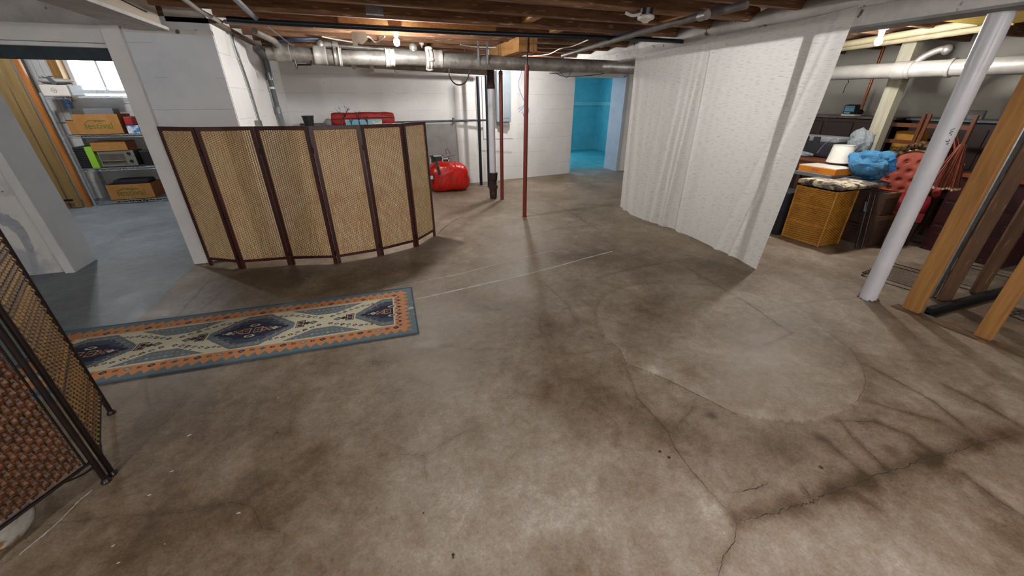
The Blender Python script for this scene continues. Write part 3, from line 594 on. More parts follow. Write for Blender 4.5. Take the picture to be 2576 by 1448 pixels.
for i in range(6):
    p, q = np.array(fp_[i]), np.array(fp_[i+1]); d = q-p; L_ = np.linalg.norm(d); d /= L_; n = np.array([d[1], -d[0]])
    g = .003; p = p+d*g; q = q-d*g; L_ -= 2*g; st = .032; z0, z1 = .065, FH
    fr = MB(); P3 = lambda t, z: (p[0]+d[0]*t, p[1]+d[1]*t, z)
    fr.bar(P3(st/2, 0), P3(st/2, z1), st, .022, up=(n[0], n[1], 0)); fr.bar(P3(L_-st/2, 0), P3(L_-st/2, z1), st, .022, up=(n[0], n[1], 0))
    fr.bar(P3(st, z1-.016), P3(L_-st, z1-.016), .02, .032); fr.bar(P3(st, z0+.012), P3(L_-st, z0+.012), .02, .026)
    pn = build(fr, 'panel', m_mahog, scr, bev=.002)
    for me, nm in ((me_weft, 'rattan_weave'), (me_warp, 'rattan_strips')):
        o = bpy.data.objects.new(nm, me); COL.objects.link(o); o.parent = pn; o['kind'] = 'stuff'
        W_ = L_-2*st; a = math.atan2(d[1], d[0]); o.location = (P3(st, 0)[0]-so[0], P3(st, 0)[1]-so[1], z0+.025); o.rotation_euler = (0, 0, a); o.scale = (W_/PWD, 1, 1.0)
    if i < 5:
        for hz in (.12, 1.1):
            c = fp_[i+1]; build(MB().obox((c[0]+n[0]*.012, c[1]+n[1]*.012, hz), (.02, .006, .05), math.atan2(d[1], d[0])).tube((c[0]+n[0]*.016, c[1]+n[1]*.016, hz-.025), (c[0]+n[0]*.016, c[1]+n[1]*.016, hz+.025), .004, 8), 'hinge', m_blackmetal, pn, 'black hinge')

# ================================================================== WOVEN METAL-FRAMED SCREEN, lower left
m_cane = mat('woven_cane', '#54381c', '#a87c38', scale=16, stretch=(3, 3, 1.6), rough=.5, lo=.36, hi=.66, c3='#2c1a10', s3=34, t3=.56)
m_cane2 = mat('woven_cane_dark', '#2a150d', '#7c4a22', scale=16, stretch=(3, 3, 1.6), rough=.5, lo=.3, hi=.7, c3='#2a1210', s3=34, t3=.56)
wsn = thing('woven_screen', (-1.4, 1.75, 0), 'dark woven cane folding screen with black metal frame, lower left corner', 'screen')
wo = np.array(OFF[wsn.name]); WH = 1.78
def cane_mesh(phase, h, m):
    mb = MB(); rod = .024; n = int(h/rod*2); vs = []
    for i in range(n+1):
        z = i*rod/2; k = .0055*math.cos(math.pi*(i/2+phase)); w = .0085
        vs += [(-w, -k, z), (0, -k-.004, z), (w, -k, z)]
    mb.add(vs, [(3*i+q, 3*i+q+1, 3*i+q+4, 3*i+q+3) for i in range(n) for q in (0, 1)], True); me = mb.mesh('cane'); me.materials.append(m); return me
CB = .15; CHT = WH-CB-.06
canes = [[cane_mesh(ph, CHT, mm) for ph in (0, 1)] for mm in (m_cane, m_cane2)]
def cane_panel(p, q, mi, shape_pts):
    p, q = np.array(p), np.array(q); d = q-p; L_ = np.linalg.norm(d); d /= L_; a = math.atan2(d[1], d[0])
    P3 = lambda t, z: (p[0]+d[0]*t, p[1]+d[1]*t, z)
    fr = MB()
    for t in (0, L_):
        fr.tube(P3(t, .012), P3(t, WH), .0105, 10); fr.lathe(P3(t, 0), [(.018, 0), (.019, .006), (.013, .014), (.0105, .02)], 12)
        fr.ball(P3(t, WH+.012), .017, 10, 8)
    fr.tube(P3(0, CB-.02), P3(L_, CB-.02), .007, 8); fr.tube(P3(0, WH-.05), P3(L_, WH-.05), .007, 8)
    fr.tube(P3(.024, CB-.02), P3(.024, WH-.05), .004, 8); fr.tube(P3(L_-.024, CB-.02), P3(L_-.024, WH-.05), .004, 8)
    fr.path(bez([P3(L_, .10), P3(L_-.05, .105), P3(L_-.11, CB-.02)]), .004, 8); fr.path(bez([P3(0, .10), P3(.05, .105), P3(.11, CB-.02)]), .004, 8)
    pn = build(fr, 'panel', m_blackmetal, wsn)
    rods = MB(); nr = int(CHT/.024)
    for k in range(nr): rods.tube(P3(.024, CB+.012+k*.024), P3(L_-.024, CB+.012+k*.024), .0035, 5)
    build(rods, 'cross_rods', m_cane2, pn, kind='stuff')
    nc = int((L_-.06)/.0185)
    for k in range(nc):
        o = bpy.data.objects.new('cane', canes[mi][k % 2]); COL.objects.link(o); o.parent = pn
        t = .034+(k+.5)*(L_-.068)/nc; c = P3(t, CB); o.location = (c[0]-wo[0], c[1]-wo[1], CB); o.rotation_euler = (0, 0, a)
    for z in (.35, .6, .85, 1.1, 1.4): build(MB().path([P3(-.01, z), P3(.02, z+.004), P3(.03, z)], .002, 5), 'tie_wire', m_wireblk, pn)
cane_panel((-1.30, 1.685), (-1.51, 2.15), 0, None)
dA = np.array([-.14, -.25]); dA /= np.linalg.norm(dA)
cane_panel((-1.305-.0, 1.648)+dA*.46, (-1.305, 1.648), 1, None)

mb = MB(); mb.ball((-1.50, 1.47, .05), (.055, .095, .05), 24, 14, lambda d: 1+.12*mnoise.noise(Vector(d*1.7)))
build(mb, 'stone', m_stone, None, 'pale rounded stone on the floor under the woven cane screen', 'stone')

# ================================================================== RUNNER RUG
RL, RW = 2.44, .77; ru = np.array([-math.cos(.042), math.sin(.042)]); rv = np.array([-ru[1], ru[0]])*1.0
rc = np.array([.168, 3.155]); 
if rv[1] > 0: rv = -rv
cell = .004; nu, nv = int(RL/cell), int(RW/cell)
U, V = np.meshgrid((np.arange(nu)+.5)*cell, (np.arange(nv)+.5)*cell)
COLS = {k: np.array(lin(v)) for k, v in dict(sl='#68797f', or_='#cc8a5a', cr='#d2ccb2', nv='#232238', nv2='#414a5e', pk='#c49a80', br='#4a2c28', te='#4e636c', wt='#d0ccc0', gr='#6a7884').items()}
img = np.tile(COLS['sl'], (nv, nu, 1)); rs = np.random.RandomState(3)
eu = np.minimum(U, RL-U); ev = np.minimum(V, RW-V); ed = np.minimum(ev, eu)
along = np.where(ev < eu, U, V); tp = .062
tri = np.abs(((along/tp) % 1)-.5)*2                # 0..1
def put(mask, c): img[mask] = COLS[c]
put(ed > .035+.045*tri, 'or_')
put(ed > .155, 'cr')
# serration between orange and cream
sp_ = ((along/.012) % 1) < .5
put((ed > .145) & (ed < .155) & sp_, 'cr')
def diamond(cu, cv, a, b): return (np.abs(U-cu)/a+np.abs(V-cv)/b)
def motif(cu, cv, s, c1, c2):
    d = diamond(cu, cv, s, s*.8); put(d < 1, c1); put(d < .45, c2)
def esc(cu, cv, s, c):
    du, dv = U-cu, V-cv; put((np.abs(du) < s) & (np.abs(dv) < s) & ((np.abs(dv) > s*.7) | (np.abs(dv) < s*.22) | (du > s*.55)), c)
# border motifs
for k, u in enumerate(np.arange(.15, RL-.12, .062)):
    for v in (.118, RW-.118):
        if k % 4 == 0: motif(u, v, .026, 'nv', 'gr')
        elif k % 4 == 2: motif(u, v, .024, 'gr', 'wt' if k % 8 == 2 else 'br')
        else: esc(u, v, .014, 'nv' if k % 4 == 1 else 'br')
for k, v in enumerate(np.arange(.16, RW-.13, .058)):
    for u in (.118, RL-.118): motif(u, v, .022, 'nv' if k % 2 else 'gr', 'br'); esc(u+.02, v+.028, .010, 'br')
fld = (ed > .165); cv0 = RW/2; per = .98; hw = (RW-.33)/2
u0 = .168-PF(640, 836)[0]; per = u0-(.168-PF(992, 776)[0])
def menv(d): return hw*.97*np.clip((.30-d)/.22, .14, 1)
for m_ in (-1, 0, 1, 2):
    cu = u0+m_*per; du = np.abs(U-cu); dv = np.abs(V-cv0)
    env = np.where(du > .275, -1, menv(du)); ser = .008*(((U/.013) % 1) < .5)
    put(fld & (dv < env+.004+ser) & (env > 0), 'te'); put(fld & (dv < env-.004), 'sl')
    put(fld & (dv < env-.05) & (du < .235), 'nv2'); put(fld & (dv/.12+du/.25 < 1), 'nv'); put(fld & (dv < .10) & (du < .10), 'nv')
    for s_ in (-1, 1):
        k = (np.abs(U-cu-s_*.038) < .028) & (dv < .036); put(fld & k, 'pk')
        put(fld & (np.abs(U-cu-s_*.038) < .022) & (dv < .029), 'br'); put(fld & (np.abs(U-cu-s_*.038) < .014) & (dv < .02), 'nv'); esc(cu+s_*.038, cv0, .009, 'pk')
        for du_, dv_ in ((0, 0), (.018, .018), (-.018, .018), (.018, -.018), (-.018, -.018)): motif(cu+s_*.095+du_, cv0+dv_, .013, 'pk', 'br')
        motif(cu+s_*.145, cv0, .026, 'wt', 'or_'); motif(cu+s_*.18, cv0, .012, 'gr', 'pk')
        for v_ in (-1, 1):
            k = ((U-cu)/.034)**2+((V-cv0-v_*.075)/.017)**2; put(k < 1, 'wt'); put(k < .35, 'nv')
        for t in (.03, .075, .12, .165, .21):
            for v_ in (-1, 1):
                e_ = float(menv(np.array(t))); motif(cu+s_*t, cv0+v_*(e_-.03), .015, 'pk' if int(t*1000) % 2 else 'or_', 'br')
                if t > .04: motif(cu+s_*t, cv0+v_*(e_-.062), .011, 'gr', 'pk')
        c2 = cu+s_*.315; put((np.abs(U-c2) < .030) & (dv < .048), 'nv'); put((np.abs(U-c2) < .023) & (dv < .040), 'pk'); put((np.abs(U-c2) < .017) & (dv < .034), 'nv'); esc(c2, cv0, .011, 'pk')
        motif(cu+s_*.362, cv0, .030, 'nv', 'br'); motif(cu+s_*.402, cv0, .034, 'te', 'or_')
    # side trapezoids between medallions
    cm = cu+per/2; dm = np.abs(U-cm)
    for v_ in (-1, 1):
        e = hw-np.abs(V-cv0); sd = (np.sign(V-cv0) == v_)
        put(fld & sd & (e < .12*np.clip((.27-dm)/.2, 0, 1)) & (e > .004), 'sl')
        for j in range(13):
            uu = cm+(j-6)*.034; em = .12*max(0, min(1, (.27-abs(uu-cm))/.2))
            if em > .03:
                motif(uu, cv0+v_*(hw-em*.35), .011, ('or_', 'pk', 'wt')[j % 3], 'te')
            if em > .07: motif(uu+.01, cv0+v_*(hw-em*.72), .010, ('pk', 'or_')[j % 2], 'te')
    for s_ in (-1, 1):
        for v_ in (-1, 1):
            for j in range(6):
                t = j/5; uu = cm+s_*(.04+.22*t); vv_ = cv0+v_*(.055+.10*t); motif(uu, vv_, .021, ('br', 'te', 'br', 'gr')[j % 4], ('pk', 'cr', 'or_')[j % 3])
                if j < 4: esc(uu+.01, cv0+v_*(.05+.16*t), .006, 'nv')
            motif(cm+s_*.3, cv0+v_*.155, .018, 'te', 'pk'); motif(cm+s_*.335, cv0+v_*.165, .016, 'br', 'pk')
img *= (1+.12*(rs.rand(nv, nu, 1)-.5))
rows = ((np.arange(nv) % 2)*.05+.975).reshape(-1, 1, 1); img *= rows
gu = np.arange(nu+1)*cell; gv = np.arange(nv+1)*cell; UU, VV = np.meshgrid(gu, gv)
rx = rc[0]+UU*ru[0]+VV*rv[0]; ry = rc[1]+UU*ru[1]+VV*rv[1]; rz = .007+.0022*np.sin(UU*5.1+1)*np.sin(VV*3)+.0+0*UU
rz += .0015*np.exp(-((UU-1.1)/.05)**2)
ctr = (rc[0]+ru[0]*RL/2+rv[0]*RW/2, rc[1]+ru[1]*RL/2+rv[1]*RW/2, 0)
rug = thing('runner_rug', ctr, 'long runner rug with slate border, orange zigzags and navy medallions', 'rug')
me = bpy.data.meshes.new('pile'); co = np.stack([rx-ctr[0], ry-ctr[1], rz], -1).reshape(-1, 3)
idx = np.arange((nu+1)*(nv+1)).reshape(nv+1, nu+1); q = np.stack([idx[:-1, :-1], idx[1:, :-1], idx[1:, 1:], idx[:-1, 1:]], -1).reshape(-1, 4)
me.vertices.add(len(co)); me.vertices.foreach_set('co', co.ravel()); me.loops.add(q.size); me.loops.foreach_set('vertex_index', q.ravel().astype(np.int32))
me.polygons.add(len(q)); me.polygons.foreach_set('loop_start', (np.arange(len(q))*4).astype(np.int32)); me.update(calc_edges=True); me.validate()
ca = me.color_attributes.new('pattern', 'FLOAT_COLOR', 'CORNER'); cc = np.ones((nu*nv, 4, 4)); cc[:, :, :3] = np.clip(img, 0, 1).reshape(-1, 1, 3); ca.data.foreach_set('color', cc.ravel())
mr = bpy.data.materials.new('flatweave_pattern'); mr.use_nodes = True; nt = mr.node_tree; at = nt.nodes.new('ShaderNodeAttribute'); at.attribute_name = 'pattern'
nt.links.new(at.outputs['Color'], nt.nodes['Principled BSDF'].inputs['Base Color']); nt.nodes['Principled BSDF'].inputs['Roughness'].default_value = .9
me.materials.append(mr); ro = bpy.data.objects.new('woven_pile', me); COL.objects.link(ro); ro.parent = rug
e = MB(); c4 = [rc, rc+ru*RL, rc+ru*RL+rv*RW, rc+rv*RW]
e.path([(*c4[0], .006), (*c4[1], .006)], .006, 8); e.path([(*c4[1], .006), (*c4[2], .006)], .006, 8); e.path([(*c4[2], .006), (*c4[3], .006)], .006, 8); e.path([(*c4[3], .006), (*c4[0], .006)], .006, 8)
build(e, 'bound_edge', m_rugpad, rug)

# ================================================================== RED POSTS, BLOCK
def red_post(x, y, top, label):
    t = thing('steel_post', (x, y, 0), label, 'post', 'red steel jack posts')
    build(MB().tube((x, y, .008), (x, y, top-.13), .028, 18).lathe((x, y, 0), [(.034, 0), (.034, .008), (.028, .01)], 16), 'tube', m_red, t)
    build(MB().tube((x, y, top-.14), (x, y, top), .012, 10).box(x-.05, x+.05, y-.05, y+.05, top-.006, top), 'screw_jack', m_blackmetal, t, 'dark threaded screw')
    build(MB().tube((x-.034, y, top-.16), (x+.034, y, top-.16), .006, 8), 'pin', m_blackmetal, t); return t
red_post(1.965, 4.98, 2.02, 'front red steel post, standing alone on the open floor')
red_post(1.995, 6.10, 2.02, 'rear red steel post beside the white drain stack')
hb = thing('header_block', (1.97, 5.5, 1.96), 'short yellow lumber header bolted on the two red posts', 'beam')
for x, w in ((1.885, .12), (1.99, .05)): build(MB().box(x-.055 if w > .1 else x-.022, x+.055 if w > .1 else x+.022, 4.90, 6.2, 2.02, 2.17), 'plank', m_newwood, hb, bev=.003)
build(MB().box(2.015, 2.065, 4.90, 6.2, 2.02, 2.17), 'plank', m_newwood, hb, bev=.003)
build(MB().lathe((2.04, 4.90, 2.10), [(.0, -.012), (.014, -.010), (.016, 0)], 12, (0, 1, 0)), 'bolt', m_galv, hb)

# ================================================================== WHITE STEEL POST (right)
wpx, wpy = 3.79, 1.66
t = thing('white_post', (wpx, wpy, 0), 'thick white painted round steel post holding up the beam', 'post')
build(MB().path([(wpx, wpy, z) for z in (0, .4, .8, 1.2, 1.7)], .057, 32), 'tube', m_pvc, t)
build(MB().path([(wpx, wpy, 1.70), (wpx, wpy, 1.985)], .061, 32), 'sleeve', m_pvc, t)
ang = math.atan2(-wpy, -wpx)
fx, fy = wpx+.0575*math.cos(ang+.35), wpy+.0575*math.sin(ang+.35)
text('2"', .045, (fx, fy, 1.245), (0, 0, -1), (-math.sin(ang), math.cos(ang), 0), mat('pencil_grey', '#3c3c44'), t, 'pencil_mark', .0003)
text("'W'", .035, (fx, fy, 1.31), (0, 0, -1), (-math.sin(ang), math.cos(ang), 0), MATS['pencil_grey'], t, 'pencil_mark', .0003)
mb = MB()
for k in range(26): a = random.uniform(0, 6.28); r_ = random.uniform(.058, .075); mb.ball((wpx+r_*math.cos(a), wpy+r_*math.sin(a), .005), (random.uniform(.004, .012), .006, .005), 6, 4)
build(mb, 'plaster_crumbs', m_rcrack, t, kind='stuff')

# ================================================================== STUD WALL
sp0 = thing('sole_plate', (3.84, 0, 0), 'stained wooden sole plate strip on the floor under the studs', 'board')
build(MB().box(3.80, 3.89, -2.9, 1.50, 0, .012), 'plate_strip', mat('stained_plate', '#6a5440', '#4a3826', scale=7, stretch=(1, .5, 1), rough=.8, c3='#8a5a20', s3=14, t3=.6), sp0)
def stud(x, y, label, w=.04, d=.095, m=m_tan):
    o = MB().box(x-d/2, x+d/2, y-w/2, y+w/2, 0.012, 1.985); return build(o, 'timber_stud', m, None, label, 'stud', 'bare studs of the partition', bev=.004)
def stud2(xa, ya, label, w, d):                      # turned so that its broad face looks at the room
    return build(MB().box(xa-w/2, xa+w/2, ya-d/2, ya+d/2, .012, 1.985), 'timber_stud', m_tan, None, label, 'stud', 'bare studs of the partition', bev=.004)
stud2(3.86, 1.40, 'tan wall stud standing next to the white round post', .045, .11)
stud2(3.86, .99, 'tan wall stud at the right edge, in front of the black angle iron', .045, .085)
# things leaning behind the studs
def board(name, base, top, w, th, m, label, cat, up=(1, 0, 0), bev=.004):
    return build(MB().bar(base, top, w, th, up=up), name, m, None, label, cat, bev=bev)
q1 = PF(2371, 757); q2 = PF(2452, 742); q3 = PF(2330, 742)
board('plank', (q1[0], q1[1], .005), (q1[0], q1[1], 2.16), .085, .035, m_brownwood, 'flat dark brown board standing just behind the first tan stud', 'board', up=(.85, .5, 0))
build(MB().bar((q2[0], q2[1], .005), (q2[0], q2[1], 2.16), .085, .06, up=(.9, .4, 0)), 'plank', m_brownwood, None, 'dark brown rounded board, farther right of the two behind the studs', 'board', bev=.025)
build(MB().bar((q3[0], q3[1], .005), (q3[0], q3[1], 2.16), .10, .07, up=(1, 0, 0)), 'metal_duct', m_galv, None, 'grey sheet metal duct between the studs', 'duct', bev=.01)
build(MB().bar((3.92, 1.33, .03), (5.4, 1.33, .03), .035, .05).bar((3.92, 1.31, .010), (5.4, 1.31, .010), .06, .01), 'angle_iron', m_black, None, 'black angle iron lying on the floor behind the studs', 'metal bar')
def rack(cx, cy, z, lx, ly, rz, label):
    t = thing('wire_rack', (cx, cy, z), label, 'rack', 'black wire racks on the floor'); R_ = Matrix.Rotation(rz, 3, 'Z')
    P = lambda x, y, zz: tuple(Vector((cx, cy, z)) + R_ @ Vector((x, y, zz)))
    fr = MB()
    for zz in (0.004, .034):
        q = [P(-lx/2, -ly/2, zz), P(lx/2, -ly/2, zz), P(lx/2, ly/2, zz), P(-lx/2, ly/2, zz)]
        for a, b in zip(q, q[1:]+q[:1]): fr.path([a, b], .0028, 6)
    n = int(lx/.05)
    for k in range(n):
        for s in (-1, 1): fr.path([P(-lx/2+k*lx/n, s*ly/2, .004), P(-lx/2+(k+.5)*lx/n, s*ly/2, .034), P(-lx/2+(k+1)*lx/n, s*ly/2, .004)], .0018, 5)
    build(fr, 'rim', m_wireblk, t)
    w = MB()
    for k in range(int(lx/.032)): w.path([P(-lx/2+.016+k*.032, -ly/2, .036), P(-lx/2+.016+k*.032, ly/2, .036)], .0015, 5)
    build(w, 'wires', m_wireblk, t, kind='stuff')
rack(4.55, 1.85, 0, .55, .36, .15, 'black wire rack on the floor between the white post and the tan stud')
rack(5.15, 1.55, 0, .7, .36, .1, 'black wire rack on the floor farther right behind the studs')
rack(4.75, .85, 0, .6, .4, -.2, 'black wire rack on the floor at the right edge behind the last stud')

# ================================================================== CURTAINS
def curtain(name, top, bot, nu_, nv_, folds, seed, label):
    T = bez(top, 10); B = bez(bot, 10)
    def samp(L_, u):
        f = u*(len(L_)-1); i = min(int(f), len(L_)-2); return L_[i]*(1-(f-i))+L_[i+1]*(f-i)
    def fn(u, v):
        a, b = samp(T, u), samp(B, u); p = a*(1-v)+b*v; p = p.copy()
        w = .25+.75*v
        p[0] -= sum(am*math.exp(-((u-(c+s*v))/wd)**2)*w for c, s, wd, am in folds)
        p[0] += .006*mnoise.noise(Vector((u*7+seed, v*2.2, 0)))*w + .003*mnoise.noise(Vector((u*20, v*5+seed, 3)))
        if p[2] < .003: p[2] = .003
        return p
    m = MB(); m.grid(fn, nu_, nv_); return m
def dangle(top, bot): return
topL = [(3.575, y, z) for y, z in ((5.06, 2.03), (4.6, 2.055), (4.15, 2.06), (3.72, 2.11))]
topR = [(3.565, y, z) for y, z in ((3.74, 2.09), (3.2, 2.10), (2.75, 2.10), (2.37, 2.125))]
bl = [PF(1560, 520), PF(1600, 545), PF(1650, 562), PF(1703, 579)]; bl = [(q[0]-.0, q[1], .004) for q in bl]
br = [PF(1697, 577), PF(1760, 606), PF(1835, 641), PF(1902, 678)]; br = [(q[0], q[1], .004+.0*k) for k, q in enumerate(br)]
ct = thing('curtain', (3.55, 4.4, 0), 'left white slub-linen sheet hung from the beam, narrower', 'curtain', 'white sheets hung from the beam')
build(curtain('c', topL, bl, 90, 70, [(.05, .06, .03, .035), (.16, .1, .05, .02), (.93, -.12, .025, .05), (.85, -.10, .03, .035), (.78, -.16, .04, .03), (.6, -.1, .06, .02)], 1, ''), 'cloth', m_cloth, ct)
build(MB().path(topL, .006, 8), 'top_hem', m_cloth, ct)
ct = thing('curtain', (3.55, 3.1, 0), 'right white slub-linen sheet hung from the beam, its corner trailing on the floor', 'curtain', 'white sheets hung from the beam')
build(curtain('c', topR, br, 110, 70, [(.06, .0, .04, .03), (.14, -.04, .03, .02), (.62, -.1, .07, .018), (.90, -.22, .02, .03), (.83, -.3, .025, .025)], 9, ''), 'cloth', m_cloth, ct)
build(MB().path(topR, .006, 8), 'top_hem', m_cloth, ct)
build(MB().box(3.68, 3.74, 2.68, 2.75, 0, 1.985), 'timber_post', m_white, None, 'square white timber post hidden behind the right curtain', 'post', bev=.004)

# ================================================================== MAIN DRAIN PIPE and its stack
YP = 5.55
pt = lambda x, y, Y_=YP: tuple(PY(x, y, Y_))
dp = thing('drain_pipe', pt(1150, 155), 'large silver painted cast iron drain pipe with hubs under the joists', 'pipe')
segs = [((672, 132), (852, 144), .078), ((852, 144), (985, 148), .076), ((985, 144), (1080, 147), .08), ((1080, 151), (1605, 171), .084)]
for a, b, r in segs: build(MB().tube(pt(*a), pt(*b), r, 24), 'pipe_section', m_silver, dp)
def ring(x, y, r0, w, m, nm='hub', lab=None, ax=None):
    c = A(pt(x, y)); d = A((1, 0, -.02))
    build(MB().lathe(c-d*w/2, [(r0*.93, 0), (r0*1.06, w*.08), (r0*1.06, w*.3), (r0, w*.4), (r0, w*.7), (r0*1.05, w*.8), (r0*1.05, w*.95), (r0*.93, w)], 24, d), nm, m, dp, lab)
ring(712, 133, .09, .16, m_silver); ring(806, 139, .092, .14, m_silver2); ring(847, 142, .088, .06, m_silver); ring(856, 142, .095, .03, m_whitefit)
ring(974, 145, .097, .05, m_whitefit, 'hub', 'whitewashed hub'); ring(986, 145, .09, .06, m_whitefit); ring(1100, 148, .095, .12, m_silver2)
c = A(pt(1079, 147)); mb = MB()
mb.lathe(c-A((.045, 0, 0)), [(.085, 0), (.115, .01), (.12, .03), (.10, .045), (.118, .06), (.11, .08), (.08, .09)], 24, (1, 0, 0))
for a in (.3, 2.0, 3.3, 4.8): mb.ball(c+A((0, .115*math.cos(a), .115*math.sin(a))), (.05, .022, .022), 8, 6)
build(mb, 'clamp', m_whitefit, dp, 'crusty whitewashed bolted clamp')
for px, py in ((806, 118), (1040, 125)):
    c = A(pt(px, py)); build(MB().tube(c+A((0, 0, -.1)), c+A((0, 0, .0)), .04, 14).ball(c+A((0, 0, .02)), .05, 14, 8), 'cleanout', m_silver, dp)
build(MB().path(bez([pt(815, 112), pt(835, 113), pt(848, 118), pt(856, 132)]), .03, 12).tube(pt(836, 113), pt(850, 114), .04, 12), 'branch_elbow', m_silver, dp)
for px in (1199, 1221): build(MB().box(pt(px, 150)[0]-.012, pt(px, 150)[0]+.012, YP-.096, YP-.092, 1.93, 2.17).tube((pt(px, 150)[0], YP-.095, 1.92), (pt(px, 150)[0], YP-.095, 2.17), .004, 6), 'hanger_strap', m_galv, dp)
build(MB().path([pt(1078, 97, 5.8), pt(1058, 110, 5.8), pt(1062, 120, 5.8)], .008, 8).ball(pt(1060, 104, 5.8), (.03, .02, .05), 10, 8, lambda d: 1+.5*mnoise.noise(Vector(d*3))), 'old_rag_wrap', m_whitefit, dp)
# secondary pipes
s2 = thing('waste_pipe', PY(1000, 170, 6.5), 'thinner grey waste pipe running behind the big drain pipe', 'pipe')
for px_ in (820, 1170): c = A(PY(px_, 165, 6.5)); build(MB().tube((c[0], 6.5, 1.93), (c[0], 6.5, 2.47), .005, 6), 'hanger_rod', m_galv, s2)
build(MB().tube(PY(770, 150, 6.5), PY(1225, 180, 6.5), .055, 18), 'pipe_section', m_silver, s2)
for px, py in ((889, 160), (935, 166)): c = A(PY(px, py, 6.5)); build(MB().lathe(c-A((.03, 0, 0)), [(.055, 0), (.07, .01), (.07, .05), (.055, .06)], 20, (1, 0, 0)), 'hub', m_silver2, s2)
build(MB().tube(PY(1035, 184, 7.4), PY(1225, 188, 7.4), .03, 12).path(bez([PY(1035, 184, 7.4), PY(1008, 182, 7.4), PY(996, 178, 7.4), PY(1000, 172, 7.4)]), .03, 12), 'water_pipe', m_white, None, 'small white painted pipe along the top of the far wall', 'pipe')
build(MB().tube(PY(820, 113, 6.4), PY(1190, 140, 6.4), .032, 14), 'upper_pipe', m_silver, None, 'grey iron pipe tucked under the joists above the drain pipe', 'pipe')
build(MB().path([PY(741, 148, 5.5), PY(747, 172, 5.5), PY(749, 163, 5.5), PY(782, 163, 5.5), PY(784, 146, 5.5)], .009, 8), 'pipe_handle', m_blackmetal, None, 'small black metal hook handle below the drain pipe', 'hook')
sx, sy = 1.87, 6.2
st_ = thing('drain_stack', (sx, sy, 0), 'vertical white drain stack with rusty cast iron base', 'pipe')
build(MB().path([(sx, sy, .01), (sx, sy, .05), (sx, sy, .12), (sx, sy, .42)], [.055, .06, .063, .058], 20).lathe((sx, sy, .17), [(.06, 0), (.078, .005), (.078, .05), (.06, .06)], 20).lathe((sx, sy, .30), [(.06, 0), (.07, .01), (.078, .10), (.08, .13), (.05, .135)], 20), 'iron_hub', m_rust, st_, 'rusty cast iron cleanout at the floor')
build(MB().tube((sx, sy, .42), (sx, sy, 1.70), .052, 24), 'stack_tube', m_pvc, st_)
build(MB().tube((sx, sy, 1.66), (sx, sy, 1.72), .062, 20).tube((sx, sy, 1.72), (sx, sy, 1.92), .056, 20), 'rubber_coupling', m_rust, st_, 'dark rubber coupling')
build(MB().tube((sx, sy, 2.03), (sx, sy, 2.16), .075, 20).lathe((sx, sy, 2.0), [(.08, 0), (.085, .02), (.075, .04)], 20), 'upper_collar', m_galv, st_)
# dark vertical pipes by the far wall
for (px, py, Y_, r, lab) in ((1207, 462, 7.42, .028, 'left dark blue steel pipe rising from the floor by the far wall'), (1231, 470, 7.2, .022, 'dark blue steel pipe close behind the white drain stack')):
    b = PF(px, py); build(MB().tube((b[0], Y_, 0), (b[0], Y_, 1.9), r, 16).lathe((b[0], Y_, 0), [(r+.02, 0), (r+.02, .004), (r, .006)], 16), 'steel_pipe', m_navy, None, lab, 'pipe', 'dark steel pipes at the far wall')
cz = 1.17
build(MB().tube((-1.0, 7.46, cz-.02), (2.2, 7.56, cz), .018, 12).tube((1.53, 7.50, cz-.05), (1.53, 7.50, cz+.05), .02, 10), 'conduit_pipe', m_darkcond, None, 'grey conduit running horizontally along the far wall', 'conduit')
build(MB().path([PY(1211, 190, 7.55), PY(1214, 290, 7.55), PY(1216, 350, 7.55), PY(1290, 349, 7.62)], .006, 6), 'thin_cable', m_darkcond, None, 'thin cable looping down the far wall beside the dark pipes', 'cable')
build(MB().path(bez([PY(1129, 164, 5.56), PY(1132, 195, 5.56), PY(1150, 213, 5.56), PY(1172, 205, 5.56), PY(1186, 164, 5.56)]), .008, 8), 'hanging_cable', m_black, None, 'black cable hanging in a loop below the drain pipe', 'cable')
build(MB().path(bez([PY(1322, 108, 6.9), PY(1312, 180, 7.4), PY(1304, 210, 7.4), PY(1310, 235, 7.4), PY(1320, 262, 7.4), PY(1305, 282, 7.4)]), .004, 6).path([PY(1318, 265, 7.4), PY(1303, 275, 7.4)], .004, 6).path(bez([PY(1318, 262, 7.4), PY(1330, 275, 7.4), PY(1322, 300, 7.4), PY(1314, 280, 7.4)]), .004, 6), 'blue_wires', m_bcable, None, 'thin loose blue wires hanging beside the front red post', 'cable')
ep = thing('electrical_panel', (2.6, 7.7, 1.15), 'grey-blue electrical panel on the far wall behind the red posts', 'electrical panel')
p0, p1 = PY(1252, 178, 7.72), PY(1282, 308, 7.72)
build(MB().box(p0[0]-.05, p1[0], 7.63, 7.73, 1.13, 2.0), 'cabinet', m_panelgrey, ep, bev=.006); build(MB().box(p0[0]-.02, p1[0]-.03, 7.62, 7.632, 1.2, 1.97), 'door', m_panelgrey, ep, bev=.003); build(MB().box(p0[0], p1[0]-.04, 7.65, 7.75, 1.06, 1.13), 'lower_box', m_greyfab, ep)
b = PF(1193, 452); build(MB().tube((b[0], 7.5, 0), (b[0], 7.5, .12), .008, 8).ball((b[0], 7.5, .125), .014, 8, 6), 'floor_stub', m_rust, None, 'short rusty pipe stub by the foot of the far wall', 'pipe')
build(MB().path(bez([PY(1395, 175, 7.6), PY(1410, 190, 7.6), PY(1450, 192, 7.6), PY(1500, 188, 7.6), PY(1530, 182, 7.6)]), .006, 6).path(bez([PY(1400, 172, 7.6), PY(1425, 195, 7.6), PY(1440, 180, 7.6), PY(1470, 178, 7.6)]), .005, 6), 'tangled_cable', m_black, None, 'tangled black cable above the turquoise doorway', 'cable')

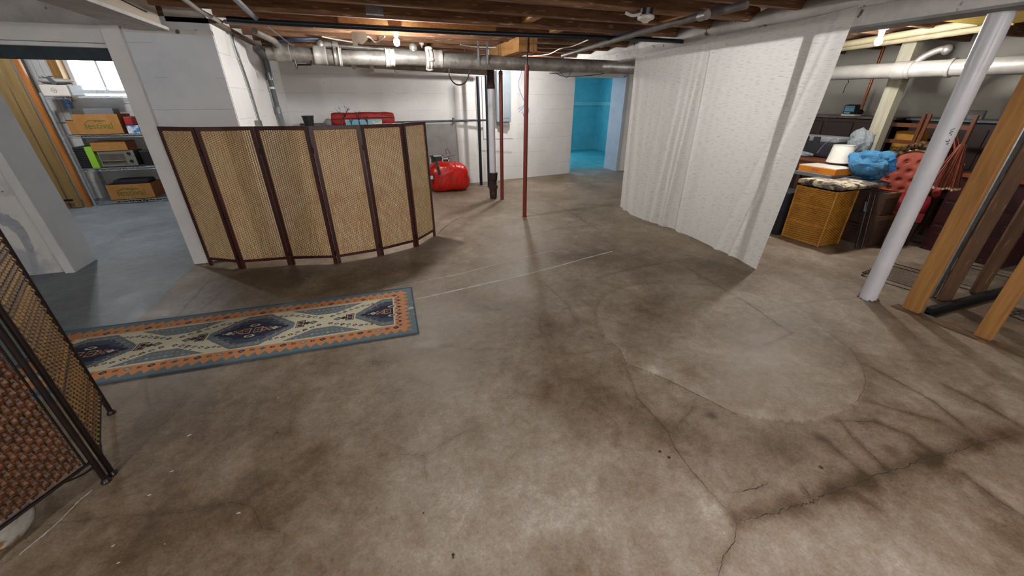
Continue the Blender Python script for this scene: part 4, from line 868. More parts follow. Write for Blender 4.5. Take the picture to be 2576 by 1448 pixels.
# ================================================================== overhead lines
black_y = 4.3
build(MB().path([PF(570, 48, 2.1), PF(700, 57, 2.1), PF(1220, 84, 2.1), PF(1600, 98, 2.1), PF(1860, 112, 2.13)], .022, 12), 'gas_pipe', m_navy, None, 'long dark pipe crossing below the joists', 'pipe')
dg = thing('diagonal_pipe', PF(1680, 60, 2.08), 'grey pipe crossing the ceiling towards the beam, with couplings', 'pipe')
dpts = [PF(1415, 140, 2.065), PF(1530, 106, 2.07), PF(1680, 62, 2.08), PF(1790, 34, 2.09), PF(1880, 12, 2.1)]
build(MB().path(dpts, .024, 14), 'pipe_section', mat('dusty_pipe', '#6e6964', '#57524e', scale=12, rough=.6), dg)
for q in ((1515, 111), (1770, 39)): c = A(PF(*q, 2.075)); d = dpts[2]-dpts[1]; d = d/np.linalg.norm(d); build(MB().tube(c-d*.04, c+d*.04, .032, 14), 'coupling', m_silver, dg)
build(MB().path(bez([PF(1520, 95, 2.13), PF(1600, 78, 2.13), PF(1680, 58, 2.13), PF(1750, 35, 2.14), PF(1800, 22, 2.14), PF(1870, 5, 2.14)]), .005, 6), 'network_cable', m_bcable, None, 'blue cable strung along the joists to the right', 'cable')
build(MB().path(bez([PF(1340, 140, 2.152), PF(1380, 136, 2.152), PF(1410, 122, 2.152), PF(1440, 116, 2.152), PF(1480, 100, 2.152)]), .007, 6), 'white_cable', m_cable, None, 'white cable running from the header block to the joists', 'cable')
build(MB().path(bez([PF(1158, 112, 2.152), PF(1190, 117, 2.152), PF(1230, 119, 2.152), PF(1262, 118, 2.152)]), .008, 6), 'white_cable', m_cable, None, 'white cable sagging left of the header block', 'cable')
build(MB().path(bez([PF(810, 92, 2.152), PF(850, 100, 2.152), PF(900, 106, 2.152), PF(925, 92, 2.152), PF(945, 106, 2.152), PF(968, 92, 2.152)]), .008, 6), 'white_cable', m_cable, None, 'white cable looped beside the lit bulb over the screen', 'cable')
bcb = MB()
for k in range(4): bcb.path(bez([PF(684, 108-k*1.5, 2.155), PF(740, 104-k*2, 2.14), PF(800, 98-k*.5, 2.155)]), .005, 6)
build(bcb, 'blue_cable_bundle', mat('pale_blue_cable', '#6f8fbc', '#50689a', scale=20), None, 'bundle of pale blue cables near the left wall top', 'cable')
cl = thing('overhead_conduit', PF(600, 30, 2.1), 'grey conduit run along the top of the left wall', 'conduit')
build(MB().tube(PF(585, -10, 2.12), PF(650, 52, 2.12), .02, 12), 'straight_run', m_conduit, cl)
build(MB().path([PF(455, -8, 2.11), PF(500, 26, 2.11), PF(555, 55, 2.11), PF(566, 55, 2.11), PF(680, 60, 2.11), PF(790, 65, 2.11)], .017, 12), 'bent_run', mat('pale_conduit', '#a5a19b', '#8e8a85', scale=12, rough=.6), cl)
build(MB().path([PF(640, 78, 2.1), PF(690, 103, 2.06), PF(712, 128, 2.02)], .03, 12), 'flex_run', m_silver, cl)
build(MB().path([PF(672, 66, 2.12), PF(740, 118, 2.06)], .007, 8), 'rod', m_galv, cl)
w = thing('conduit_pipe', (XL+.03, 5.2, 1.27), 'thin silver conduit dropping down the left side wall', 'conduit')
build(MB().path(bez([PX(590, 80, XL+.03), PX(587, 95, XL+.02), PX(600, 140, XL+.02), PX(630, 228, XL+.02), PX(655, 312, XL+.02)]), .011, 10), 'tube', m_galv, w)
build(MB().obox(PX(653, 318, XL+.03), (.05, .08, .12)), 'outlet_box', m_galv, w)
build(MB().path(bez([PX(574, 78, XL+.015), PX(590, 130, XL+.015), PX(605, 155, XL+.015)]), .004, 6), 'cable', m_cable, w)
w = thing('service_conduit', (XL+.04, 6.2, 1.2), 'thick grey conduit with dark middle length on the left side wall', 'conduit')
q = [PX(648, 122, XL+.05), PX(664, 140, XL+.05), PX(672, 165, XL+.05), PX(677, 190, XL+.05), PX(690, 240, XL+.05), PX(699, 275, XL+.05), PX(713, 320, XL+.05)]
build(MB().path(bez(q[:4]), .035, 14), 'upper_bend', m_conduit, w); build(MB().path(q[3:6], .03, 14), 'middle_length', m_darkcond, w); build(MB().path(q[5:], .035, 14), 'lower_length', m_conduit, w)
for k in (3, 5): c = A(q[k]); build(MB().tube(c-A((0, 0, .05)), c+A((0, 0, .03)), .04, 14), 'collar', m_galv, w)
c = A(PX(684, 221, XL+.05)); build(MB().tube(c-A((0, 0, .012)), c+A((0, 0, .012)), .034, 14), 'pipe_band', m_cable, w)

# ================================================================== lamps
def bulb(loc, label, lit=True):
    x, y, z = loc; t = thing('bare_bulb', (x, y, z-.06), label, 'light', 'bare ceiling bulbs')
    build(MB().lathe((x, y, z+.045), [(.055, .085), (.057, .07), (.05, .055), (.026, .045), (.022, .0), (.018, -.003)], 20), 'socket', m_bulbw, t, 'white porcelain socket')
    if lit:
        o = build(MB().ball((x, y, z), (.032, .032, .038), 18, 12), 'glass_bulb', m_bulb, t, 'glowing bulb'); o.visible_shadow = True
    return t
# lights sit just under the bulbs' centre; the bulb glass is small enough not to block them
bulb((BULB1[0], BULB1[1], BULB1[2]), 'lit bare bulb under the joists above the folding screen')
bulb((BULB2[0], BULB2[1], BULB2[2]), 'lit bare bulb in the storage area right of the curtain')
bulb((BULB3[0], BULB3[1], BULB3[2]), 'lit bare bulb hidden behind the header block and drain pipe')
for b_, l_ in ((FILL_BULB4, 'added fill bulb, unseen behind the viewpoint'), (FILL_BULB5, 'added fill bulb, unseen, on the woven cane screen side'), (FILL_BULB6, 'added fill bulb, unseen, by the partition'), (FILL_BULB7, 'added fill bulb, unseen in the left room')): bulb(b_, l_)  # these bulbs are unseen, added to even out the brightness
c = PF(1625, 40, 2.13); t = thing('lamp_holder', c, 'unlit white porcelain lamp holder on the joists', 'light')
build(MB().lathe((c[0], c[1], 2.115), [(.0, -.035), (.02, -.034), (.035, -.02), (.065, -.01), (.07, .01), (.06, .02)], 22), 'porcelain_cap', m_bulbw, t); build(MB().lathe((c[0], c[1], 2.13), [(.05, 0), (.055, .05)], 16), 'ceiling_box', m_blackmetal, t)
build(MB().path(bez([(c[0]-.05, c[1], 2.14), (c[0]-.12, c[1]+.02, 2.13), (c[0]-.17, c[1]+.05, 2.15)]), .012, 8), 'cable_end', m_cable, t)
# torn tar paper scrap
a = [PF(883, 82, 2.13), PF(888, 118, 2.02), PF(900, 119, 2.02), PF(902, 106, 2.06), PF(910, 112, 2.04), PF(925, 95, 2.1), PF(918, 85, 2.13)]
a = [PY(x, y, 4.76) for x, y in ((883, 80), (888, 116), (899, 119), (901, 104), (910, 113), (925, 100), (920, 80))]
build(MB().add(a, [tuple(range(len(a)))]), 'paper_scrap', mat('tan_paper', '#8f8273', '#6e6256', scale=10), None, 'torn scrap of tan paper hanging left of the lit bulb', 'paper', solid=.002)

# ================================================================== LEFT ROOM
def plank_panel(p, q, z0, z1, n, name, m, label, cat, pm):
    t = thing(name, ((p[0]+q[0])/2, (p[1]+q[1])/2, z0), label, cat); p, q = np.array(p), np.array(q)
    for k in range(n):
        a = p+(q-p)*(k/n); b = p+(q-p)*((k+1)/n-.012); c = (a+b)/2
        build(MB().bar((a[0], a[1], (z0+z1)/2), (b[0], b[1], (z0+z1)/2), .03, z1-z0), 'plank', pm, t, bev=.004)
    return t
pd_ = plank_panel((-5.35, 7.72), (-4.335, 7.79), .01, 2.3, 7, 'plank_door', m_plank, 'olive brown plank door in the left room, standing open', 'door', m_plank)
build(MB().box(-4.80, -4.70, 7.70, 7.725, .95, 1.02).tube((-4.75, 7.70, .93), (-4.75, 7.69, 1.04), .01, 8), 'latch', m_blackmetal, pd_)
build(MB().box(-4.50, -4.40, 7.715, 7.73, .12, .15), 'strap_hinge', m_blackmetal, pd_)
build(MB().box(-4.33, -4.268, 7.80, 7.85, 0, 2.42), 'door_post', m_orangewood, None, 'orange-brown timber post beside the plank door', 'post', bev=.005)
# wire shelf
SX0, SX1, SY0, SY1 = -4.24, -3.24, 7.86, 8.32; SZ = [.06, .56, 1.04, 1.56]
ws = thing('wire_shelf', ((SX0+SX1)/2, (SY0+SY1)/2, 0), 'grey four-tier wire shelving unit under the small window', 'shelf')
for x in (SX0, SX1):
    for y in (SY0, SY1): build(MB().tube((x, y, 0), (x, y, 1.60), .019, 12), 'post', m_wire, ws)
for z in SZ:
    tr = MB()
    for zz in (z-.038, z-.004):
        for a, b in (((SX0, SY0), (SX1, SY0)), ((SX1, SY0), (SX1, SY1)), ((SX1, SY1), (SX0, SY1)), ((SX0, SY1), (SX0, SY0))): tr.tube((*a, zz), (*b, zz), .0045, 6)
    n = 11
    for k in range(n):
        xa, xb = SX0+(SX1-SX0)*k/n, SX0+(SX1-SX0)*(k+1)/n
        tr.path([(xa, SY0, z-.038), ((xa+xb)/2, SY0, z-.004), (xb, SY0, z-.038)], .003, 5)
    tier = build(tr, 'shelf_tier', m_wire, ws)
    wr = MB()
    for k in range(38): x = SX0+.013+k*(SX1-SX0)/38; wr.tube((x, SY0, z-.002), (x, SY1, z-.002), .0022, 4)
    build(wr, 'wire_deck', m_wire, tier, kind='stuff')
def carton(x0, x1, y0, y1, z0, z1, label, txt, open_=True, skew=0, group=None):
    t = thing('carton', ((x0+x1)/2, (y0+y1)/2, z0), label, 'box', group)
    w = .006; mb = MB().box(x0, x1, y0, y0+w, z0, z1).box(x0, x1, y1-w, y1, z0, z1).box(x0, x1, y0, y1, z0, z0+w)
    if not open_: mb.box(x0, x1, y0, y1, z1-w, z1)
    build(mb, 'box_body', m_card, t); build(MB().box(x0, x0+w, y0+w, y1-w, z0+w, z1), 'side_wall', m_cardin, t); build(MB().box(x1-w, x1, y0+w, y1-w, z0+w, z1), 'side_wall', m_cardin, t)
    if txt:
        wd = (x1-x0)*.55; text(txt, wd*.42, ((x0+x1)/2, y0-.002, z0+(z1-z0)*.42), (1, 0, 0), (0, 0, 1), m_green, t)
        cx = (x0+x1)/2; zz = z0+(z1-z0)*.63
        for a, l, h in ((-.24, .22, .025), (.02, .16, .018), (.2, .16, .014)):
            P_ = [(cx+a*wd+l*wd*(k/8*2-1), y0-.0025, zz+h*math.sin(k/8*math.pi*.8)) for k in range(9)]; build(MB().path(P_, .0035, 5), 'logo_swoosh', m_green, t)
    return t
carton(-4.03, -3.50, 7.88, 8.25, 1.042, 1.32, 'open carton lettered festival, on the upper wire shelf', 'festival', group='cartons lettered festival')
carton(-4.02, -3.44, 7.88, 8.25, .062, .30, 'open carton lettered festival, on the lowest shelf', 'festival', group='cartons lettered festival')
carton(-3.98, -3.55, 7.90, 8.2, .80, .935, 'plain closed carton lying on top of the toaster oven', None, False)
carton(-4.16, -4.06, 7.95, 8.25, 1.042, 1.24, 'narrow carton at the left end of the upper shelf', None, False)
to = thing('toaster_oven', (-3.73, 8.05, .56), 'silver toaster oven with two dark knobs on the middle shelf', 'toaster oven')
build(MB().box(-3.95, -3.50, 7.92, 8.2, .575, .80), 'case', m_black, to, bev=.006); build(MB().box(-3.95, -3.50, 7.905, 7.92, .575, .80), 'front_plate', m_steel, to, bev=.003)
build(MB().box(-3.93, -3.63, 7.90, 7.906, .61, .76), 'glass_door', mat('dark_oven_glass', '#4a4640', '#5e5a52', scale=6, rough=.15), to); build(MB().tube((-3.92, 7.885, .66), (-3.64, 7.885, .66), .007, 8), 'handle', m_steel, to)
for z in (.76, .645): build(MB().lathe((-3.565, 7.905, z), [(.0, -.022), (.02, -.02), (.024, 0)], 16, (0, 1, 0)), 'knob', m_black, to)
for x in (-3.92, -3.53): build(MB().box(x-.01, x+.01, 7.93, 7.95, .562, .575), 'foot', m_black, to)
build(MB().box(-4.075, -3.985, 7.9, 8.2, .562, .87), 'folder', m_lime, None, 'lime green box file between the black crate and the toaster oven', 'box', bev=.003)
cr = thing('ribbed_crate', (-4.14, 8.05, .56), 'black ribbed plastic crate at the left of the middle shelf', 'crate')
build(MB().box(-4.215, -4.085, 7.92, 8.2, .562, .87), 'crate_body', mat('charcoal_plastic', '#2c3036', '#24282e', scale=9), cr)
for k in range(9): build(MB().box(-4.217, -4.083, 7.912, 7.92, .58+k*.032, .594+k*.032), 'rib', m_black, cr)
hp = thing('appliance_box', (-4.1, 8.1, 1.56), 'white closed box with round logo on the top shelf', 'box')
build(MB().box(-4.24, -3.94, 7.9, 8.25, 1.562, 1.70), 'box_body', mat('white_carton', '#d8d0c6', '#cfc8be', scale=6), hp, bev=.003)
rn = MB(); rn.path([(-4.10+.03*math.cos(k/16*6.283), 7.898, 1.63+.03*math.sin(k/16*6.283)) for k in range(17)], .002, 5); build(rn, 'logo_ring', m_darkcond, hp)
text('hp', .035, (-4.10, 7.897, 1.632), (1, 0, 0), (0, 0, 1), m_darkcond, hp, 'lettering', .0006, .3)
fn_ = thing('appliance_part', (-4.08, 8.05, 1.70), 'flat white oval tray with grey clip lying on the white box', 'tray')
build(MB().ball((-4.10, 8.05, 1.755), (.20, .12, .033), 24, 10), 'oval_body', m_bulbw, fn_); build(MB().ball((-4.10, 8.05, 1.727), (.16, .1, .024), 20, 8), 'under_shell', m_darkcond, fn_)
build(MB().bar((-4.12, 7.93, 1.80), (-4.06, 7.92, 1.702), .05, .01, up=(0, 1, 0)), 'clip', m_darkcond, fn_)
build(MB().path(bez([(-4.25, 8.0, 1.80), (-4.2, 8.0, 1.79), (-4.1, 7.98, 1.81), (-3.98, 8.0, 1.80)]), .005, 6).path(bez([(-4.2, 7.98, 1.81), (-4.16, 7.97, 1.79), (-4.08, 8.0, 1.815)]), .006, 6), 'cord', m_darkcond, fn_)
build(MB().box(-3.93, -3.64, 7.92, 8.25, 1.562, 1.70), 'storage_bin', plasticmat('frosted_white_film', '#dfe6ea', .35, .3), None, 'frosted clear bin on the top shelf in front of the window', 'bin', bev=.01)
build(MB().path([(-4.08, 8.02, 1.32+.08), (-4.08, 8.02, 1.52)], .05, 14), 'jar', mat('blue_steel_jar', '#3a5270', '#26384e', scale=8, rough=.3), None, 'dark blue jar behind the open carton on the upper shelf', 'jar')
OFF_J = None
build(MB().box(-3.94, -3.58, 8.0, 8.2, 1.06, 1.40), 'folded_cloth', m_greyfab, None, 'folded grey cloth inside the upper open carton', 'cloth', bev=.02)
build(MB().box(-3.47, -3.36, 7.93, 8.2, 1.16, 1.28), 'red_pouch', m_redfab, None, 'small red pouch at the right end of the upper shelf', 'pouch', bev=.015)
build(MB().box(-3.47, -3.32, 7.93, 8.2, 1.042, 1.158), 'paper_stack', mat('white_blue_papers', '#cfd6de', '#3f7fae', scale=14, lo=.45, hi=.55), None, 'stack of white and blue papers under the red pouch', 'paper', bev=.004)
build(MB().box(-3.95, -3.48, 7.95, 8.22, .07, .36), 'dark_bag', m_dark, None, 'dark blue bag inside the lowest open carton', 'bag', bev=.03)
build(MB().box(-3.5, -3.27, 8.05, 8.25, .562, .78), 'dark_case', m_black, None, 'black case right of the toaster oven', 'case', bev=.01)

# ================================================================== BEHIND THE FOLDING SCREEN
YB = 6.95
tb = thing('side_table', (.0, 7.1, 0), 'tall dark shelf table standing behind the folding screen', 'table')
build(MB().box(-.95, .62, 6.8, 7.35, 1.10, 1.13), 'table_top', m_darkcond, tb, bev=.004)
for x in (-.9, .57):
    for y in (6.85, 7.3): build(MB().box(x-.02, x+.02, y-.02, y+.02, 0, 1.10), 'leg', m_darkcond, tb)
lb_ = thing('long_bag', (0, 7.12, 1.13), 'long red zipped storage bag lying on the table behind the screen', 'bag')
p0, p1 = PY(832, 300, 7.05), PY(994, 300, 7.05)
def bagfn(x0, x1, yc, zc, hy, hz, amp, seed, n=4.0):
    mb = MB(); nu__, nv__ = 60, 28
    def f(u, v):
        t = u*2-1; e = (1-abs(t)**8)**(1/8) if abs(t) < 1 else 0; a = v*2*math.pi; c, s_ = math.cos(a), math.sin(a)
        sg = lambda q: math.copysign(abs(q)**.45, q)
        y, z = sg(c)*hy*e, sg(s_)*hz*e; x = x0+(x1-x0)*u
        nn = amp*mnoise.noise(Vector((x*n+seed, y*n*1.5, z*n*1.5)))+amp*.5*mnoise.noise(Vector((x*n*2.7+seed, y*n*3, z*n*3)))
        l = 1+nn/max(hy, hz); return (x, yc+y*l, zc+z*l)
    return mb.grid(f, nu__, nv__)
build(bagfn(p0[0], p1[0], 7.1, 1.235, .10, .10, .012, 2), 'bag_body', m_redfab, lb_)
build(MB().path([(p0[0]+.02, 7.0, 1.24), (p1[0]-.25, 6.995, 1.262), (p1[0]-.01, 7.0, 1.25)], .004, 6), 'zip_line', m_black, lb_); build(MB().path([(p1[0]-.22, 6.995, 1.30), (p1[0]-.02, 6.99, 1.275), (p1[0]-.22, 6.995, 1.245)], .004, 6), 'zip_line', m_black, lb_)
pc = thing('framed_picture', (0, 6.9, 1.13), 'blue framed picture leaning in front of the long red bag', 'picture')
a0, a1 = PY(868, 300, 6.87), PY(960, 300, 6.87)
build(MB().box(a0[0], a1[0], 6.86, 6.88, 1.132, 1.235), 'frame', mat('pale_frame', '#a8c0c8', rough=.5), pc, bev=.002); build(MB().box(a0[0]+.01, a1[0]-.01, 6.857, 6.862, 1.14, 1.226), 'painting', m_picture, pc)
tw = thing('twig_branches', (-.1, 6.86, 1.13), 'black bare twig branches in front of the red bag', 'branches')
def branch(mb, p, d, l, r, lev):
    q = p+d*l; mid = (p+q)/2+A((random.uniform(-.01, .01), 0, random.uniform(-.01, .01))); mb.path([p, mid, q], [r, r*.85, r*.7], 5)
    if lev:
        for k in range(2 if lev < 3 else 3):
            dd = d+A((random.uniform(-.8, .8), random.uniform(-.25, .25), random.uniform(-.1, .5))); dd /= np.linalg.norm(dd); branch(mb, q, dd, l*random.uniform(.55, .8), r*.68, lev-1)
for px, l, lv in ((868, .16, 3), (905, .13, 3), (925, .09, 3), (885, .08, 2)):
    mb = MB(); b = PY(px, 312, 6.84); branch(mb, A((b[0], 6.835, 1.131)), A((random.uniform(-.2, .2), 0, 1)), l*.75, .007, lv); build(mb, 'branch', m_twig, tw)
bn = thing('black_bin', (-.8, 7.0, 1.13), 'black plastic bin at the left end of the table behind the screen', 'bin')
build(MB().lathe((-.81, 6.98, 1.131), [(.06, 0), (.08, .15), (.088, .152), (.088, .165), (.076, .165), (.06, .01)], 20), 'bin_body', m_black, bn)
build(MB().box(-.74, -.55, 7.0, 7.05, 1.16, 1.19), 'grey_bar', m_darkcond, None, 'short grey bar lying beside the black bin', 'bar')
build(MB().lathe((-.54, 7.05, 1.19), [(.0, -.04), (.05, -.04), (.06, -.01), (.06, .01), (.05, .04), (.0, .04)], 20, (1, 0, 0)), 'grey_canister', m_board, None, 'grey canister at the left end of the long red bag', 'canister')
# board and red bag to the right of the screen
gb = [PY(1075, 395, 7.46), PY(1152, 395, 7.46), PY(1148, 314, 7.49), PY(1072, 314, 7.49)]
build(MB().hexa([(1.0, 7.40, 0.0), (1.56, 7.42, 0.0), (1.56, 7.44, 0.0), (1.0, 7.42, 0.0)], [(1.0, 7.50, 1.12), (1.56, 7.52, 1.12), (1.56, 7.54, 1.12), (1.0, 7.52, 1.12)]), 'grey_board', m_board, None, 'plain grey board leaning on the far wall behind the red bag', 'board')
for x0, z1, lab in ((1.02, .60, 'white framed mesh screen leaning behind the red bag, nearer the folding screen'), (1.14, .54, 'smaller white framed mesh screen leaning behind the red bag')):
    t = thing('window_screen', (x0+.1, 7.36, 0), lab, 'screen'); y_ = 7.34 if x0 < 1.1 else 7.38
    build(MB().box(x0, x0+.24, y_, y_+.01, z1-.02, z1).box(x0+.22, x0+.24, y_, y_+.01, 0, z1).box(x0, x0+.02, y_, y_+.01, 0, z1).box(x0, x0+.24, y_, y_+.01, 0, .02), 'frame', m_bulbw, t); build(MB().box(x0+.02, x0+.22, y_+.003, y_+.006, .02, z1-.02), 'mesh', m_mesh, t)
rb = thing('red_bag', (1.3, 7.2, 0), 'large shiny red storage duffel with black strap and white tag', 'bag')
def redfn(u, v):
    t = u*2-1; e = (1-abs(t)**4)**(1/4) if abs(t) < .9999 else 0; a = v*2*math.pi; c, s_ = math.cos(a), math.sin(a)
    sg = lambda q: math.copysign(abs(q)**.7, q); x = 1.30+t*.36; y = sg(c)*.20*e; z = sg(s_)*.26*e
    p = Vector((x*5, y*5, z*5)); l = 1+.10*mnoise.noise(p)+.07*abs(mnoise.noise(p*2.3))+.02*mnoise.noise(p*6)
    z = .255+z*l; 
    if z < .01: z = .01
    return (x+.03*mnoise.noise(p*1.5), 7.12+y*l, z*(1-.12*max(0, t)))
build(MB().grid(redfn, 70, 56), 'bag_body', m_redshiny, rb)
def ribbon3(pts, w, th, up): m_ = MB(); [m_.bar(a, b, w, th, up) for a, b in zip(pts[:-1], pts[1:])]; return m_
def on(px, py, Y_): return PY(px, py, Y_)
build(ribbon3([on(1085, 392, 6.99), on(1097, 405, 6.90), on(1101, 420, 6.88), on(1106, 440, 6.875)], .045, .006, (0, 1, 0)), 'strap', m_black, rb, 'black webbing strap')
c = on(1086, 446, 6.86); build(MB().box(c[0]-.04, c[0]+.04, c[1]-.006, c[1], c[2]-.045, c[2]+.045), 'tag', m_black, rb); build(MB().box(c[0]-.022, c[0]+.022, c[1]-.009, c[1]-.005, c[2]-.03, c[2]+.03), 'tag_card', m_cable, rb, 'white card in a black tag')
build(MB().path(bez([on(1124, 388, 7.1), on(1121, 378, 7.1), on(1126, 376, 7.1), on(1133, 388, 7.1)]), .006, 6), 'loop', m_redfab, rb)
build(MB().path(bez([on(1082, 398, 6.95), on(1105, 400, 6.93), on(1130, 393, 7.0), on(1145, 390, 7.05)]), .004, 6), 'zip', m_black, rb)

# ================================================================== RIGHT STORAGE AREA
YV = (0, 0, 1)
piano = thing('upright_piano', (6.9, 4, 0), 'dark walnut upright piano against the right wall', 'piano')
build(MB().box(6.66, 7.30, 3.48, 5.2, 0, 1.27), 'case', m_piano, piano, bev=.006); build(MB().box(6.60, 7.34, 3.44, 5.24, 1.27, 1.30), 'lid', mat('piano_lid', '#5a5048', '#3c3028', scale=5, rough=.25), piano, bev=.004)
for k in range(4): y = 3.54+k*.42; build(MB().box(6.645, 6.66, y, y+.36, .82, 1.22), 'front_panel', m_piano, piano, bev=.01)
build(MB().box(6.38, 6.66, 3.48, 5.2, .60, .74), 'keyboard_shelf', m_piano, piano, bev=.01)
for y in (3.52, 5.15): build(MB().lathe((6.43, y, 0), [(.035, 0), (.03, .1), (.045, .3), (.03, .5), (.04, .6)], 14), 'leg', m_piano, piano)
cb2 = thing('sideboard', (6.9, 2.2, 0), 'dark low cabinet along the right wall beyond the chairs', 'cabinet')
build(MB().box(6.78, 7.28, 1.0, 3.36, 0, 1.27), 'cabinet_body', m_piano, cb2, bev=.006); build(MB().box(6.73, 7.29, .95, 3.40, 1.27, 1.295), 'cabinet_top', mat('blue_grey_top', '#59626a', '#48525a', scale=5, rough=.4), cb2)
for k in range(3): build(MB().box(6.765, 6.78, 1.06+k*.77, 1.76+k*.77, .1, 1.2), 'door', m_piano, cb2, bev=.006)
# small monitor on the piano
t = thing('small_monitor', (6.9, 4.05, 1.30), 'small blue-screened device with pale feet on the piano', 'device'); c = PX(2140, 276, 6.8)
build(MB().obox((6.82, c[1], 1.385), (.10, .17, .13), 0, ry=-.15), 'case', m_navy, t, bev=.02); build(MB().obox((6.768, c[1], 1.395), (.006, .13, .075), 0, ry=-.15), 'screen', m_screen, t)
build(MB().obox((6.772, c[1]+.02, 1.338), (.006, .08, .02), 0), 'button_row', m_screen, t); build(MB().box(6.76, 6.9, c[1]-.1, c[1]+.08, 1.301, 1.318), 'base', m_cable, t)
t = thing('valve_fitting', (6.95, 3.8, 1.30), 'copper pipe with dark valve rising behind the piano', 'pipe'); a = PX(2197, 185, 7.25); b = PX(2166, 270, 7.25)
build(MB().tube((7.27, b[1], 1.32), (7.27, a[1], 2.2), .018, 12), 'copper_tube', m_copper, t); build(MB().ball((7.25, b[1], 1.34), (.03, .06, .04), 12, 8).ball((7.2, b[1]+.08, 1.34), (.03, .04, .03), 10, 8), 'valve', m_blackmetal, t)
# square post behind
pb = PX(2240, 250, 6.0); build(MB().box(5.94, 6.07, pb[1]-.07, pb[1]+.07, 0, 2.17), 'timber_post', mat('grey_cream_post', '#aaa592', '#98937f', scale=5, stretch=(5, 5, .5), rough=.7, c3='#5a564a', s3=18, t3=.7), None, 'square cream painted timber post in the storage area', 'post', bev=.005)
# right hand pipe runs
rp = thing('drain_pipe', PX(2300, 172, 6.0), 'large clean silver drain pipe in the right storage area', 'pipe')
a, b = A(PX(2095, 184, 5.7)), A(PX(2500, 166, 5.7)); d = (b-a)/np.linalg.norm(b-a)
build(MB().tube(a+(a-b)*.8, a+(b-a)*1.6, .078, 24), 'pipe_section', m_silver2, rp)
for f_, w_ in ((.50, .14), (.56, .05), (.79, .05)): c = a+(b-a)*f_; build(MB().lathe(c-d*w_/2, [(.075, 0), (.088, .01), (.088, w_-.01), (.075, w_)], 24, d), 'hub', m_silver2, rp)
c = a+(b-a)*.56; build(MB().path(bez([c, c+A((.02, -.04, .10)), c+A((.06, -.14, .17)), c+A((.08, -.2, .17))]), .035, 14).ball(c+A((.08, -.2, .17)), .05, 12, 8), 'branch', m_silver, rp)
for k, (y0, y1) in enumerate((((2120, 112), (2465, 55)), ((2120, 121), (2480, 70)))):
    a, b = A(PF(*y0, 2.1)), A(PF(*y1, 2.1)); a = A(PX(*y0, 5.6+.12*k)); b = A(PX(*y1, 5.6+.12*k)); t = thing('wrapped_pipe', a, ('upper', 'lower')[k]+' cream wrapped pipe near the right-hand bulb', 'pipe', 'cream wrapped pipes by the right bulb')
    build(MB().tube(a, b, .034, 14), 'wrap', m_cream, t); build(MB().tube(b, b+(b-a)*.15, .016, 10), 'bare_end', m_copper, t)
    build(MB().tube(a-(b-a)*.6, a, .03, 14), 'wrap', m_cream, t)
build(MB().box(4.55, 4.6, 2.4, 3.6, 2.12, 2.17) if 1 else MB().hexa([PX(2105, 90, 4.5), PX(2285, 80, 4.5), PX(2295, 76, 4.9), PX(2110, 86, 4.9)], [tuple(A(PX(2105, 90, 4.5))+A((0, 0, .01))), tuple(A(PX(2285, 80, 4.5))+A((0, 0, .01))), tuple(A(PX(2295, 76, 4.9))+A((0, 0, .01))), tuple(A(PX(2110, 86, 4.9))+A((0, 0, .01)))]), 'ceiling_batten', mat('pale_batten', '#c9b78c', rough=.7), None, 'pale batten under the joists beside the right-hand bulb', 'board')
build(MB().box(4.6, 5.6, 2.0, 2.5, 2.12, 2.15), 'ochre_board', m_yellow, None, 'ochre yellow panel between the joists by the right-hand bulb', 'panel')
build(MB().tube((7.3, PX(2380, 300, 7.3)[1], 1.32), (7.3, PX(2410, 200, 7.3)[1], 2.2), .012, 8), 'grey_tube', m_conduit, None, 'thin pale conduit on the right wall behind the ladder-back chairs', 'conduit')
build(MB().box(7.3, 7.36, 2.55, 2.75, 1.3, 2.42), 'pilaster', m_board, None, 'grey pilaster strip on the right wall', 'pilaster')
build(MB().path(bez([PX(2125, 190, 7.345), PX(2135, 205, 7.345), PX(2128, 215, 7.345), PX(2120, 235, 7.345)]), .004, 6), 'loose_wire', m_black, None, 'short loose black wire hanging on the right wall', 'cable')
a = [PX(2272, 218, 7.345), PX(2286, 220, 7.345), PX(2270, 252, 7.345), PX(2256, 254, 7.345)]
build(MB().add(a, [(0, 1, 2, 3)]), 'hanging_paper', m_cable, None, 'white sheet of paper hanging by the cream timber post', 'paper', solid=.004)

# hamper
hA, hB, hC = PF(1968, 593)[:2], PF(2055, 620)[:2], PF(2104, 612)[:2]; hD = hA+(hC-hB)
hm = thing('wicker_hamper', ((hA[0]+hC[0])/2, (hA[1]+hC[1])/2, 0), 'honey coloured wicker laundry hamper below the folded rug', 'basket'); HH = .62
cs = [hA, hB, hC, hD]
build(MB().hexa([(*(q*.985+np.mean(cs, 0)*.015), .012) for q in cs], [(*(q*.985+np.mean(cs, 0)*.015), HH-.01) for q in cs]), 'core', m_hamperd, hm)
wv = MB(); rowz = np.arange(.02, HH-.01, .0125)
for j, z in enumerate(rowz):
    for a, b in zip(cs, cs[1:]+cs[:1]):
        L_ = np.linalg.norm(b-a); n = max(2, int(L_/.022)); d = (b-a)/L_; nr = np.array([d[1], -d[0]]); 
        if np.dot(nr, a-np.mean(cs, 0)) < 0: nr = -nr
        vs = []
        for i in range(n*2+1):
            k = .004+.006*math.cos(math.pi*(i/2+j)); p = a+d*L_*i/(2*n)+nr*k; vs += [(p[0], p[1], z-.005), (p[0]+nr[0]*.003, p[1]+nr[1]*.003, z), (p[0], p[1], z+.005)]
        wv.add(vs, [(3*i+q, 3*i+q+1, 3*i+q+4, 3*i+q+3) for i in range(2*n) for q in (0, 1)], True)
build(wv, 'wicker_weave', m_hamper, hm, kind='stuff')
